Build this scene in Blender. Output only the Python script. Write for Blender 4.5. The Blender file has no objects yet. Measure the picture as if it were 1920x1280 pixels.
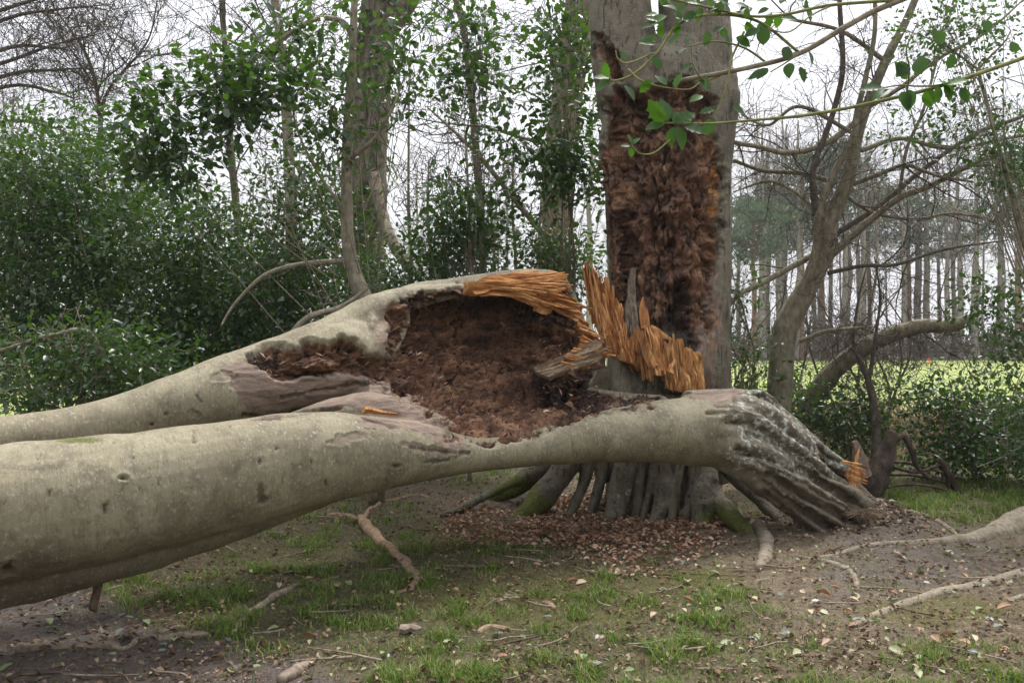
import bpy, bmesh, math, random
import numpy as np
from mathutils import Vector, Matrix

SC = bpy.context.scene
COL = SC.collection
rng = np.random.default_rng(11)
random.seed(11)

# ---------------------------------------------------------------- camera
CAMZ, FPX, CX, CY = 1.5, 1600.0, 960.0, 640.0
cam_data = bpy.data.cameras.new('camera')
cam_data.lens = 30.0
cam_data.sensor_width = 36.0
cam_data.clip_start = 0.05
cam_data.clip_end = 2000.0
cam = bpy.data.objects.new('camera', cam_data)
cam.location = (0, 0, CAMZ)
cam.rotation_euler = (math.radians(90), 0, 0)
COL.objects.link(cam)
SC.camera = cam

# ---------------------------------------------------------------- sky, sun, exposure
SUN_EL, SUN_AZ = math.radians(62), math.radians(24)      # azimuth from +Y (behind the trees) towards +X
w = bpy.data.worlds.new('World'); SC.world = w; w.use_nodes = True
wn = w.node_tree; wn.nodes.clear()
out = wn.nodes.new('ShaderNodeOutputWorld')
bg = wn.nodes.new('ShaderNodeBackground')
sky = wn.nodes.new('ShaderNodeTexSky'); sky.sky_type = 'NISHITA'; sky.sun_disc = False
sky.sun_elevation = SUN_EL; sky.sun_rotation = SUN_AZ; sky.air_density = 1.0; sky.dust_density = 4.0
tc = wn.nodes.new('ShaderNodeTexCoord')
cl = wn.nodes.new('ShaderNodeTexNoise'); cl.inputs['Scale'].default_value = 2.2; cl.inputs['Detail'].default_value = 5
mp = wn.nodes.new('ShaderNodeMapping'); mp.inputs['Scale'].default_value = (1, 1, 3.5)
cr = wn.nodes.new('ShaderNodeValToRGB')
cr.color_ramp.elements[0].position = .3; cr.color_ramp.elements[0].color = (5.9, 5.95, 6.35, 1)
cr.color_ramp.elements[1].position = .72; cr.color_ramp.elements[1].color = (7.3, 7.3, 7.6, 1)
mx = wn.nodes.new('ShaderNodeMix'); mx.data_type = 'RGBA'; mx.inputs['Factor'].default_value = .93   # cloud cover over the clear sky
wn.links.new(tc.outputs['Generated'], mp.inputs['Vector']); wn.links.new(mp.outputs[0], cl.inputs['Vector'])
wn.links.new(cl.outputs['Fac'], cr.inputs['Fac'])
# standard overcast luminance: (1 + 2 sin(elevation)) / 3
sx = wn.nodes.new('ShaderNodeSeparateXYZ'); wn.links.new(tc.outputs['Generated'], sx.inputs[0])
mm_ = wn.nodes.new('ShaderNodeMath'); mm_.operation = 'MAXIMUM'; wn.links.new(sx.outputs['Z'], mm_.inputs[0]); mm_.inputs[1].default_value = 0
ma_ = wn.nodes.new('ShaderNodeMath'); ma_.operation = 'MULTIPLY_ADD'; wn.links.new(mm_.outputs[0], ma_.inputs[0]); ma_.inputs[1].default_value = .64; ma_.inputs[2].default_value = .36
ov = wn.nodes.new('ShaderNodeVectorMath'); ov.operation = 'SCALE'; wn.links.new(cr.outputs[0], ov.inputs[0]); wn.links.new(ma_.outputs[0], ov.inputs['Scale'])
wn.links.new(sky.outputs[0], mx.inputs[6]); wn.links.new(ov.outputs[0], mx.inputs[7])
wn.links.new(mx.outputs[2], bg.inputs['Color']); bg.inputs['Strength'].default_value = 0.1
wn.links.new(bg.outputs[0], out.inputs[0])

sl = bpy.data.lights.new('sun', 'SUN'); sl.energy = 1.5; sl.angle = math.radians(16); sl.color = (1, .96, .9)
so = bpy.data.objects.new('sun', sl); COL.objects.link(so)
sd = Vector((math.sin(SUN_AZ) * math.cos(SUN_EL), math.cos(SUN_AZ) * math.cos(SUN_EL), math.sin(SUN_EL)))
so.rotation_euler = (-sd).to_track_quat('-Z', 'Y').to_euler(); so.location = sd * 30
vs = SC.view_settings
vs.view_transform = 'Standard'; vs.look = 'None'; vs.gamma = 1.0; vs.use_curve_mapping = False
vs.exposure = 1.75
SC.cycles.max_bounces = 6; SC.cycles.diffuse_bounces = 3; SC.cycles.glossy_bounces = 2; SC.cycles.transmission_bounces = 3

# ---------------------------------------------------------------- numeric helpers
def W(px, py, Y):
    return np.array([(px - CX) / FPX * Y, Y, CAMZ + (CY - py) / FPX * Y])

def proj(V):
    y = np.maximum(V[:, 1], .05)
    return CX + FPX * V[:, 0] / y, CY - FPX * (V[:, 2] - CAMZ) / y

def _h(i, j, k, s):
    n = (i.astype(np.uint32) * np.uint32(374761393) + j.astype(np.uint32) * np.uint32(668265263)
         + k.astype(np.uint32) * np.uint32(2246822519) + np.uint32((s * 974711) & 0xffffffff))
    n = (n ^ (n >> np.uint32(13))) * np.uint32(1274126177)
    n = n ^ (n >> np.uint32(16))
    return (n & np.uint32(0xffffff)).astype(np.float32) / 16777215.0

def vnoise(P, s=0):
    P = np.asarray(P, np.float32)
    I = np.floor(P).astype(np.int64); F = P - I
    F = F * F * F * (F * (F * 6 - 15) + 10)
    i, j, k = I[:, 0], I[:, 1], I[:, 2]
    fx, fy, fz = F[:, 0], F[:, 1], F[:, 2]
    def L(a, b, t): return a + (b - a) * t
    c = [[[_h(i + a, j + b, k + d, s) for d in (0, 1)] for b in (0, 1)] for a in (0, 1)]
    return L(L(L(c[0][0][0], c[1][0][0], fx), L(c[0][1][0], c[1][1][0], fx), fy),
             L(L(c[0][0][1], c[1][0][1], fx), L(c[0][1][1], c[1][1][1], fx), fy), fz)

def fbm(P, o=4, s=0, g=.5):
    t = 0; a = 1; n = 0; P = np.asarray(P, np.float32)
    for q in range(o):
        t = t + a * vnoise(P * (2.03 ** q) + 17.3 * q, s + q); n += a; a *= g
    return t / n            # 0..1

def sstep(a, b, x):
    t = np.clip((x - a) / (b - a), 0, 1); return t * t * (3 - 2 * t)

def poly_sd(x, y, poly):            # negative inside
    n = len(poly); d = np.full(x.shape, 1e9); ins = np.zeros(x.shape, bool)
    for a in range(n):
        x0, y0 = poly[a]; x1, y1 = poly[(a + 1) % n]
        ex, ey = x1 - x0, y1 - y0
        t = np.clip(((x - x0) * ex + (y - y0) * ey) / (ex * ex + ey * ey + 1e-9), 0, 1)
        d = np.minimum(d, np.hypot(x - x0 - t * ex, y - y0 - t * ey))
        c = ((y0 > y) != (y1 > y)) & (x < ex * (y - y0) / (y1 - y0 + 1e-12) + x0)
        ins ^= c
    return np.where(ins, -d, d)

def line_d(x, y, pl):
    d = np.full(x.shape, 1e9)
    for (x0, y0), (x1, y1) in zip(pl[:-1], pl[1:]):
        ex, ey = x1 - x0, y1 - y0
        t = np.clip(((x - x0) * ex + (y - y0) * ey) / (ex * ex + ey * ey + 1e-9), 0, 1)
        d = np.minimum(d, np.hypot(x - x0 - t * ex, y - y0 - t * ey))
    return d

def crs(C, m):                      # Catmull-Rom through rows of C, m samples
    C = np.asarray(C, float); n = len(C)
    if n == 2:
        t = np.linspace(0, 1, m)[:, None]; return C[0] * (1 - t) + C[1] * t
    E = np.vstack([2 * C[0] - C[1], C, 2 * C[-1] - C[-2]])
    u = np.linspace(0, n - 1 - 1e-6, m); i = u.astype(int); t = (u - i)[:, None]
    p0, p1, p2, p3 = E[i], E[i + 1], E[i + 2], E[i + 3]
    return .5 * (2 * p1 + (p2 - p0) * t + (2 * p0 - 5 * p1 + 4 * p2 - p3) * t ** 2 + (3 * p1 - p0 - 3 * p2 + p3) * t ** 3)

def unit(v):
    v = np.asarray(v, float); return v / (np.linalg.norm(v, axis=-1, keepdims=True) + 1e-12)

# ---------------------------------------------------------------- mesh helpers
class Acc:
    def __init__(s): s.v = []; s.f = []; s.n = 0
    def add(s, v, *fs):
        for f in fs:
            if len(f): s.f.append(np.asarray(f, np.int64) + s.n)
        s.v.append(np.asarray(v, float)); s.n += len(v)
    def V(s): return np.vstack(s.v) if s.v else np.zeros((0, 3))

def to_mesh(name, V, faces, smooth=True):
    me = bpy.data.meshes.new(name)
    V = np.ascontiguousarray(V, np.float32)
    me.vertices.add(len(V)); me.vertices.foreach_set('co', V.ravel())
    faces = [f for f in faces if len(f)]
    loops = np.concatenate([f.ravel() for f in faces]).astype(np.int32)
    tot = np.concatenate([np.full(len(f), f.shape[1], np.int32) for f in faces])
    st = np.concatenate([[0], np.cumsum(tot)[:-1]]).astype(np.int32)
    me.loops.add(len(loops)); me.loops.foreach_set('vertex_index', loops)
    me.polygons.add(len(tot)); me.polygons.foreach_set('loop_start', st)
    me.polygons.foreach_set('loop_total', tot)
    me.polygons.foreach_set('use_smooth', np.full(len(tot), smooth))
    me.update(calc_edges=True)
    return me

def attr(me, name, a):
    at = me.attributes.new(name, 'FLOAT', 'POINT'); at.data.foreach_set('value', np.ascontiguousarray(a, np.float32))

def link(name, me, mat, parent=None, loc=None):
    o = bpy.data.objects.new(name, me); COL.objects.link(o)
    if mat is not None and not me.materials: me.materials.append(mat)
    if parent is not None: o.parent = parent
    if loc is not None: o.location = loc
    return o

def build(acc, name, mat, parent=None, smooth=True, kind=None, **attrs):
    """acc holds WORLD coordinates; the object sits at the world point of its parent (an unrotated Empty)."""
    V = acc.V()
    if parent is not None: V = V - np.array(parent.location)
    me = to_mesh(name, V, acc.f, smooth)
    for k, a in attrs.items(): attr(me, k, a)
    o = link(name, me, mat, parent)
    if kind: o['kind'] = kind
    return o

def tag(o, label, cat, group=None):
    o['label'] = label; o['category'] = cat
    if group: o['group'] = group
    return o

def thing(name, loc, label, cat, group=None):
    o = bpy.data.objects.new(name, None); COL.objects.link(o)
    o.empty_display_size = .2; o.location = [float(c) for c in loc]
    return tag(o, label, cat, group)

def structure(o): o['kind'] = 'structure'; return o

def tube(P, R, n=8, cap=True, flat=1.0, rough=0, seed=0):
    """closed tube; R per point. flat squeezes the second axis."""
    P = np.asarray(P, float); m = len(P); R = np.broadcast_to(np.asarray(R, float), (m,))
    T = unit(np.gradient(P, axis=0))
    a = np.array([0, 0, 1.]) if abs(T[0][2]) < .8 else np.array([1., 0, 0])
    u = unit(np.cross(T[0], a)); U = np.zeros_like(P)
    for i in range(m):
        u = u - T[i] * np.dot(u, T[i]); u = u / (np.linalg.norm(u) + 1e-12); U[i] = u
    B = np.cross(T, U)
    ang = np.linspace(0, 2 * np.pi, n, endpoint=False)
    ring = (np.cos(ang)[None, :, None] * U[:, None, :] + flat * np.sin(ang)[None, :, None] * B[:, None, :])
    V = (P[:, None, :] + R[:, None, None] * ring).reshape(-1, 3)
    if rough:
        V = V + (ring.reshape(-1, 3)) * ((fbm(V * (1.2 / max(R.max(), .01)) , 3, seed) - .5)[:, None] * rough * np.repeat(R, n)[:, None] * 2)
    i = np.arange(m - 1)[:, None] * n; j = np.arange(n)[None, :]; j2 = (j + 1) % n
    Q = np.stack([i + j, i + j2, i + n + j2, i + n + j], -1).reshape(-1, 4)
    tri = np.zeros((0, 3), int)
    if cap:
        V = np.vstack([V, P[0] - T[0] * R[0] * .3, P[-1] + T[-1] * R[-1] * .3]); k = m * n
        jj = np.arange(n)
        tri = np.vstack([np.stack([(jj + 1) % n, jj, np.full(n, k)], -1),
                         np.stack([(m - 1) * n + jj, (m - 1) * n + (jj + 1) % n, np.full(n, k + 1)], -1)])
    return V, Q, tri

def tubes(P, R, n=3):
    """many open tubes at once: P (k, m, 3), R (k, m)"""
    P = np.asarray(P, float); k, m, _ = P.shape
    T = unit(np.gradient(P, axis=1)); ref = unit(np.random.default_rng(k).normal(size=(k, 1, 3)))
    U = unit(ref - T * (ref * T).sum(-1, keepdims=True)); B = np.cross(T, U); an = np.linspace(0, 2 * np.pi, n, endpoint=False)
    V = P[:, :, None, :] + R[:, :, None, None] * (np.cos(an)[None, None, :, None] * U[:, :, None, :] + np.sin(an)[None, None, :, None] * B[:, :, None, :])
    i = np.arange(m - 1)[:, None] * n; j = np.arange(n)[None, :]; j2 = (j + 1) % n
    Q = np.stack([i + j, i + j2, i + n + j2, i + n + j], -1).reshape(-1, 4)
    return V.reshape(-1, 3), (Q[None] + (np.arange(k) * m * n)[:, None, None]).reshape(-1, 4)

def remesh(acc, voxel, iters=4):
    me = to_mesh('tmp', acc.V(), acc.f)
    bm = bmesh.new(); bm.from_mesh(me); bmesh.ops.recalc_face_normals(bm, faces=bm.faces); bm.to_mesh(me); bm.free()
    o = bpy.data.objects.new('tmp', me); COL.objects.link(o)
    md = o.modifiers.new('r', 'REMESH'); md.mode = 'VOXEL'; md.voxel_size = voxel; md.adaptivity = 0
    dg = bpy.context.evaluated_depsgraph_get(); ev = o.evaluated_get(dg); em = ev.to_mesh()
    V = np.empty(len(em.vertices) * 3, np.float32); em.vertices.foreach_get('co', V); V = V.reshape(-1, 3).astype(float)
    L = np.empty(len(em.loops), np.int32); em.loops.foreach_get('vertex_index', L)
    tot = np.empty(len(em.polygons), np.int32); em.polygons.foreach_get('loop_total', tot)
    st = np.concatenate([[0], np.cumsum(tot)[:-1]])
    fs = []
    for k in (3, 4):
        s = st[tot == k]
        if len(s): fs.append(np.stack([L[s + q] for q in range(k)], -1).astype(np.int64))
    ev.to_mesh_clear(); bpy.data.objects.remove(o); bpy.data.meshes.remove(me)
    return relax(V, fs, iters), fs

def edges_of(fs):
    return np.vstack([np.stack([f[:, q], f[:, (q + 1) % f.shape[1]]], -1) for f in fs for q in range(f.shape[1])])

def relax(V, fs, iters, lam=.6):
    E = edges_of(fs); a, b = E[:, 0], E[:, 1]; n = len(V)
    deg = np.bincount(a, minlength=n) + np.bincount(b, minlength=n)
    for _ in range(iters):
        S = np.stack([np.bincount(a, V[b, c], n) + np.bincount(b, V[a, c], n) for c in range(3)], -1)
        V = V + lam * (S / np.maximum(deg, 1)[:, None] - V)
    return V

def vnormals(V, fs):
    N = np.zeros_like(V)
    for f in fs:
        k = f.shape[1]
        fn = np.cross(V[f[:, 2]] - V[f[:, 0]], V[f[:, 3 if k == 4 else 1]] - V[f[:, 1 if k == 4 else 0]]) * (1 if k == 4 else -1)
        for q in range(k):
            for c in range(3): N[:, c] += np.bincount(f[:, q], fn[:, c], len(V))
    return unit(N)

# ground height (metres)
def gh(x, y):
    x = np.asarray(x, float); y = np.asarray(y, float)
    P = np.stack([x.ravel(), y.ravel(), np.zeros(x.size)], -1)
    z = (fbm(P * .7, 3, 91) - .5) * .07 + (fbm(P * 3.1, 3, 92) - .5) * .03
    z = z.reshape(x.shape)
    z = z * np.clip((40 - y) / 30, .15, 1)
    z = z + .17 * np.exp(-((x - 2.95) ** 2 / .16 + (y - 7.15) ** 2 / .10)) + .06 * np.exp(-((x - 2.8) ** 2 / .6 + (y - 7.1) ** 2 / .3))
    z = z - .03 * np.exp(-((x - 1.1) ** 2 / 1.2 + (y - 7.5) ** 2 / .5))
    return z
def gz(x, y): return float(gh(np.array([x]), np.array([y]))[0])
def G(px, py, up=0.0):              # ground point seen at that pixel
    Y = CAMZ * FPX / (py - CY); x = (px - CX) / FPX * Y
    return np.array([x, Y, gz(x, Y) + up])

# ---------------------------------------------------------------- material helpers
class M:
    def __init__(s, name):
        s.m = bpy.data.materials.new(name); s.m.use_nodes = True; s.t = s.m.node_tree; s.t.nodes.clear()
        s.out = s.t.nodes.new('ShaderNodeOutputMaterial')
        s.p = s.n('ShaderNodeBsdfPrincipled'); s.t.links.new(s.p.outputs[0], s.out.inputs[0])
        s.co = s.n('ShaderNodeTexCoord').outputs['Object']
    def n(s, ty): return s.t.nodes.new(ty)
    def set(s, sock, v):
        if hasattr(v, 'is_linked') or isinstance(v, bpy.types.NodeSocket): s.t.links.new(v, sock)
        else:
            if isinstance(v, (tuple, list)) and len(v) == 3 and sock.type == 'RGBA': v = (*v, 1)
            sock.default_value = v
    def map(s, scale=(1, 1, 1), rot=(0, 0, 0), src=None):
        a = s.n('ShaderNodeMapping'); s.set(a.inputs['Vector'], src or s.co)
        a.inputs['Scale'].default_value = scale; a.inputs['Rotation'].default_value = rot; return a.outputs[0]
    def noise(s, scale, detail=4, rough=.55, vec=None, dist=0):
        a = s.n('ShaderNodeTexNoise'); s.set(a.inputs['Vector'], vec or s.co); a.inputs['Scale'].default_value = scale
        a.inputs['Detail'].default_value = detail; a.inputs['Roughness'].default_value = rough
        a.inputs['Distortion'].default_value = dist; return a.outputs['Fac']
    def voro(s, scale, vec=None, feat='F1', rnd=1):
        a = s.n('ShaderNodeTexVoronoi'); s.set(a.inputs['Vector'], vec or s.co); a.inputs['Scale'].default_value = scale
        a.feature = feat; a.inputs['Randomness'].default_value = rnd; return a.outputs['Distance']
    def attr(s, name):
        a = s.n('ShaderNodeAttribute'); a.attribute_name = name; return a.outputs['Fac']
    def math(s, op, a, b=0.0, c=None):
        m = s.n('ShaderNodeMath'); m.operation = op; s.set(m.inputs[0], a); s.set(m.inputs[1], b)
        if c is not None: s.set(m.inputs[2], c)
        return m.outputs[0]
    def ramp(s, f, stops, interp='LINEAR'):
        r = s.n('ShaderNodeValToRGB'); s.set(r.inputs[0], f); e = r.color_ramp.elements; r.color_ramp.interpolation = interp
        while len(e) < len(stops): e.new(.5)
        for q, (p, c) in enumerate(stops):
            e[q].position = p; e[q].color = (*c, 1) if isinstance(c, (tuple, list)) else (c, c, c, 1)
        return r.outputs[0]
    def mix(s, f, a, b, mode='MIX'):
        m = s.n('ShaderNodeMix'); m.data_type = 'RGBA'; m.blend_type = mode
        s.set(m.inputs[0], f); s.set(m.inputs[6], a); s.set(m.inputs[7], b); return m.outputs[2]
    def edge(s, mask, noise, w=.08, amt=.6):       # ragged mask: mask + (noise-.5)*amt, sharpened
        v = s.math('MULTIPLY_ADD', s.math('SUBTRACT', noise, .5), amt, mask)
        return s.ramp(v, [(.5 - w, 0.0), (.5 + w, 1.0)])
    def bump(s, h, strength=.5, dist=.01, prev=None):
        b = s.n('ShaderNodeBump'); s.set(b.inputs['Height'], h); b.inputs['Strength'].default_value = strength
        b.inputs['Distance'].default_value = dist
        if prev is not None: s.t.links.new(prev, b.inputs['Normal'])
        return b.outputs[0]
    def fin(s, col, rough=.8, normal=None, spec=.3, trans=0, tcol=None):
        s.set(s.p.inputs['Base Color'], col); s.set(s.p.inputs['Roughness'], rough); s.p.inputs['Specular IOR Level'].default_value = spec
        if normal is not None: s.t.links.new(normal, s.p.inputs['Normal'])
        if trans:
            tr = s.n('ShaderNodeBsdfTranslucent'); s.set(tr.inputs[0], tcol if tcol is not None else col)
            if normal is not None: s.t.links.new(normal, tr.inputs['Normal'])
            ms = s.n('ShaderNodeMixShader'); ms.inputs[0].default_value = trans
            s.t.links.new(s.p.outputs[0], ms.inputs[1]); s.t.links.new(tr.outputs[0], ms.inputs[2])
            s.t.links.new(ms.outputs[0], s.out.inputs[0])
        return s.m
    def island(s): return s.n('ShaderNodeNewGeometry').outputs['Random Per Island']
    def objrand(s): return s.n('ShaderNodeObjectInfo').outputs['Random']

def beech(name, axis_rot, warm=1.0, val=1.0, cracks=False):
    """smooth beech bark with masks: rot (brown decayed wood), bare (barkless wood), torn (fresh orange wood), dark (scars), moss, lichen, black"""
    a = M(name)
    ax = a.map((1, 1, 1), axis_rot)
    ring = a.noise(15, 4, .62, a.map((4, .8, .8), (0, 0, 0), ax))
    big = a.noise(2.6, 5, .62, None, .4)
    mid = a.noise(19, 6, .72)
    fin_ = a.noise(52, 4, .7, a.map((1.3, .8, .8), (0, 0, 0), ax))
    k = warm
    c = a.ramp(big, [(.28, (.185, .158, .104 * k)), (.45, (.275, .24, .16 * k)), (.58, (.335, .298, .20 * k)), (.75, (.39, .352, .248 * k))])
    blot = a.noise(6.5, 5, .7, None, .8)
    c = a.mix(a.ramp(blot, [(.47, 0.0), (.66, .72)]), c, (.145, .118, .082 * k))
    c = a.mix(a.ramp(mid, [(.52, 0.0), (.72, .42)]), c, (.21, .17, .115 * k))
    c = a.mix(a.ramp(ring, [(.34, .3), (.5, 0.0)]), c, (.15, .12, .078 * k))
    spots = a.math('MULTIPLY', a.ramp(a.voro(21), [(.12, 1.0), (.26, 0.0)]), a.ramp(blot, [(.42, .15), (.58, .85)]))
    c = a.mix(spots, c, (.40, .385, .32))
    c = a.mix(a.ramp(fin_, [(.57, 0.0), (.67, .7)]), c, (.47, .45, .38))
    c = a.mix(a.ramp(fin_, [(.31, .75), (.40, 0.0)]), c, (.10, .078, .052))
    if cracks:
        ck = a.noise(30, 4, .6, a.map((.16, 1, 1), (0, 0, 0), ax), .6)
        c = a.mix(a.ramp(ck, [(.36, .8), (.43, 0.0)]), c, (.06, .05, .042)); c = a.mix(a.ramp(ck, [(.55, 0.0), (.7, .35)]), c, (.40, .36, .31))
    old = a.math('MULTIPLY', a.attr('old'), a.ramp(blot, [(.3, .95), (.7, .45)]))
    c = a.mix(old, c, a.ramp(mid, [(.38, (.05, .04, .03)), (.52, (.12, .098, .074)), (.68, (.21, .18, .14))]))
    if val != 1: c = a.mix(1.0, c, (val, val, val), 'MULTIPLY')
    li = a.edge(a.attr('lichen'), mid, .07, 1.6)
    c = a.mix(a.math('MULTIPLY', li, .85), c, a.ramp(fin_, [(.35, (.28, .29, .25)), (.62, (.56, .58, .52))]))
    mo = a.edge(a.attr('moss'), mid, .12, .9)
    c = a.mix(mo, c, a.ramp(fin_, [(.35, (.035, .045, .008)), (.65, (.12, .13, .02))]))
    gr = a.noise(16, 5, .68, a.map((.35, 2.2, 2.2), (0, 0, 0), ax))
    bc = a.ramp(gr, [(.3, (.10, .072, .058)), (.5, (.20, .15, .118)), (.7, (.31, .24, .185))])
    bc = a.mix(a.ramp(mid, [(.48, 0.0), (.7, .65)]), bc, (.31, .18, .115))
    mb = a.edge(a.attr('bare'), mid, .2, .7)
    c = a.mix(mb, c, bc)
    r1 = a.noise(4.2, 7, .76, a.map((.7, 1.2, 1.2), (0, 0, 0), ax)); r2 = a.noise(42, 5, .74, a.map((.4, 1.3, 1.3), (0, 0, 0), ax))
    rc = a.ramp(r1, [(.32, (.030, .018, .013)), (.42, (.105, .055, .034)), (.53, (.23, .12, .07)), (.64, (.42, .235, .13)), (.74, (.50, .33, .21))])
    rc = a.mix(a.ramp(r2, [(.36, .8), (.5, 0.0)]), rc, (.022, .013, .009))
    rc = a.mix(a.ramp(r2, [(.58, 0.0), (.72, .7)]), rc, (.38, .23, .145))
    mr = a.edge(a.attr('rot'), mid, .07, .8)
    c = a.mix(mr, c, rc)
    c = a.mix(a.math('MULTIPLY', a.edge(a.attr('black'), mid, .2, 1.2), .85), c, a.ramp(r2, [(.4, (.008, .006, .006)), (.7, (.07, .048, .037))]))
    f1 = a.noise(26, 5, .65, a.map((.18, 2, 2), (0, 0, 0), ax))
    fc = a.ramp(f1, [(.3, (.16, .06, .02)), (.48, (.40, .19, .07)), (.7, (.60, .38, .19))])
    mt = a.edge(a.attr('torn'), mid, .1, .7)
    c = a.mix(mt, c, fc)
    c = a.mix(a.math('MULTIPLY', a.edge(a.attr('dark'), fin_, .25, .8), .8), c, (.055, .04, .026))
    rotall = a.math('MAXIMUM', mr, a.math('MULTIPLY', mb, .35))
    h = a.math('ADD', a.math('MULTIPLY', ring, .32), a.math('MULTIPLY', fin_, .32))
    h = a.math('MULTIPLY_ADD', a.math('MULTIPLY', r2, rotall), 3.2, h)
    h = a.math('MULTIPLY_ADD', a.math('MULTIPLY', f1, mt), 2.0, h)
    h = a.math('MULTIPLY_ADD', li, .12, h)
    h = a.math('MULTIPLY_ADD', a.math('MULTIPLY', mid, a.attr('old')), 1.1, h)
    if cracks: h = a.math('MULTIPLY_ADD', a.ramp(ck, [(.34, 0.0), (.46, 1.0)]), .35, h)
    return a.fin(c, .72, a.bump(h, .75, .014), .28)

def simple_bark(name, c0, c1, c2, scale=30, vert=.25, moss=0.0, bump=.6, bd=.02):
    a = M(name)
    v = a.map((1, 1, vert))
    n1 = a.noise(scale, 6, .65, v)
    c = a.ramp(n1, [(.3, c0), (.5, c1), (.7, c2)])
    c = a.mix(a.ramp(a.noise(3.3, 4), [(.45, 0.0), (.7, .5)]), c, c0)
    if moss: c = a.mix(a.ramp(a.noise(6, 5, .7), [(.6 - moss * .3, 0.0), (.72 - moss * .2, .8)]), c, (.07, .075, .018))
    return a.fin(c, .85, a.bump(n1, bump, bd), .2)

def leaf_mat(name, stops, tcol, rough=.32, trans=.3, spec=.5, obj=False, clump=0.0):
    a = M(name)
    r = a.objrand() if obj else a.island()
    if clump:      # whole sprays are younger or older than their neighbours
        r = a.math('ADD', a.math('MULTIPLY', r, 1 - clump), a.math('MULTIPLY', a.ramp(a.noise(1.6, 3, .6), [(.32, 0.0), (.68, 1.0)]), clump))
    c = a.ramp(r, stops)
    vein = a.noise(40, 2)
    c = a.mix(a.ramp(vein, [(.4, .25), (.6, 0.0)]), c, tuple(x * .6 for x in stops[0][1]))
    return a.fin(c, rough, None, spec, trans, tcol)
# ================================================================ materials
LOGROT = (0, 0, -math.atan2(-3.1, -5.4))
MAT = {}
MAT['beech_log'] = beech('beech_log', (0, 0, -math.radians(30)), .97, .76)
MAT['beech_stump'] = beech('beech_stump', (0, math.radians(90), 0), 1.02, .5, True)

def splint_mat(name, sc, rot):
    a = M(name)
    ax = a.map((1, 1, 1), rot)
    g = a.noise(30, 5, .68, a.map(sc, (0, 0, 0), ax)); g2 = a.noise(9, 4, .65, a.map(sc, (0, 0, 0), ax))
    t = a.math('ADD', a.math('MULTIPLY', a.objrand(), .45), a.math('MULTIPLY', a.ramp(g2, [(.3, 0.0), (.7, 1.0)]), .55))
    base = a.ramp(t, [(.0, (.17, .068, .027)), (.28, (.37, .16, .055)), (.55, (.55, .265, .095)), (.8, (.66, .39, .17)), (1.0, (.72, .52, .30))])
    c = a.mix(a.ramp(g, [(.32, .85), (.5, 0.0)]), base, (.12, .045, .016))
    c = a.mix(a.ramp(g, [(.6, 0.0), (.76, .5)]), c, (.66, .46, .25))
    return a.fin(c, .75, a.bump(g, .8, .014), .25)
MAT['torn_wood'] = splint_mat('torn_wood', (2, 2, .3), (0, 0, 0))
MAT['torn_wood_along'] = splint_mat('torn_wood_along', (.3, 2, 2), (0, 0, -math.radians(30)))

# ================================================================ GROUND
def ground():
    xs = np.concatenate([[-900, -300, -120, -60, -35, -22, -15, -11], np.linspace(-8.5, 8.5, 460), [11, 15, 22, 35, 60, 120, 300, 900]])
    ys = np.concatenate([[-60, -20, -6, -1, 1, 2, 2.6], np.linspace(3.0, 11.5, 280), [13, 15, 18, 22, 28, 36, 46, 60, 80, 120, 200, 400, 900]])
    X, Yg = np.meshgrid(xs, ys); Z = gh(X, Yg)
    near = np.clip((11.5 - Yg) / 2, 0, 1) * np.clip((8.6 - abs(X)) / 1, 0, 1)
    P = np.stack([X.ravel(), Yg.ravel(), 0 * X.ravel()], -1)
    d = ((fbm(P * 14, 3, 5) - .5) * .035 + np.maximum(fbm(P * 30, 2, 6) - .55, 0) * .05).reshape(X.shape)
    Z = Z + d * near - .012 * near
    n = len(xs); i = np.arange(len(ys) - 1)[:, None] * n + np.arange(n - 1)[None, :]; i = i.ravel()
    Q = np.stack([i, i + 1, i + n + 1, i + n], -1)
    me = to_mesh('ground', np.stack([X.ravel(), Yg.ravel(), Z.ravel()], -1), [Q])
    x, y = X.ravel(), Yg.ravel()
    attr(me, 'mud', mud_mask(x, y)); attr(me, 'grassy', grass_mask(x, y)); attr(me, 'mossy', moss_mask(x, y))
    a = M('soil')
    n1 = a.noise(9, 6, .7); n2 = a.noise(55, 5, .7)
    c = a.ramp(n1, [(.3, (.085, .063, .040)), (.5, (.155, .118, .076)), (.7, (.235, .185, .125))])
    c = a.mix(a.ramp(n2, [(.35, .7), (.5, 0.0)]), c, (.030, .020, .013))
    c = a.mix(a.ramp(n2, [(.6, 0.0), (.72, .6)]), c, (.21, .165, .115))
    c = a.mix(a.math('MULTIPLY', a.attr('grassy'), .65), c, a.ramp(n2, [(.3, (.035, .04, .013)), (.7, (.11, .105, .04))]))
    mo = a.edge(a.attr('mossy'), a.noise(11, 5, .7), .15, .9)
    c = a.mix(a.math('MULTIPLY', mo, .85), c, a.ramp(n2, [(.3, (.065, .06, .018)), (.7, (.15, .135, .045))]))
    mu = a.edge(a.attr('mud'), a.noise(7, 5, .7), .2, .8)
    c = a.mix(mu, c, a.ramp(n2, [(.3, (.055, .042, .034)), (.7, (.16, .128, .108))]))
    wet = a.math('MULTIPLY', mu, a.ramp(a.noise(4, 4), [(.42, 0.0), (.58, 1.0)]))
    rough = a.math('SUBTRACT', .92, a.math('MULTIPLY', wet, .5))
    nb = a.bump(n2, .8, .03); nb = a.bump(a.noise(170, 3), .5, .012, nb)
    return structure(link('ground', me, a.fin(c, rough, nb, .35)))

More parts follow.
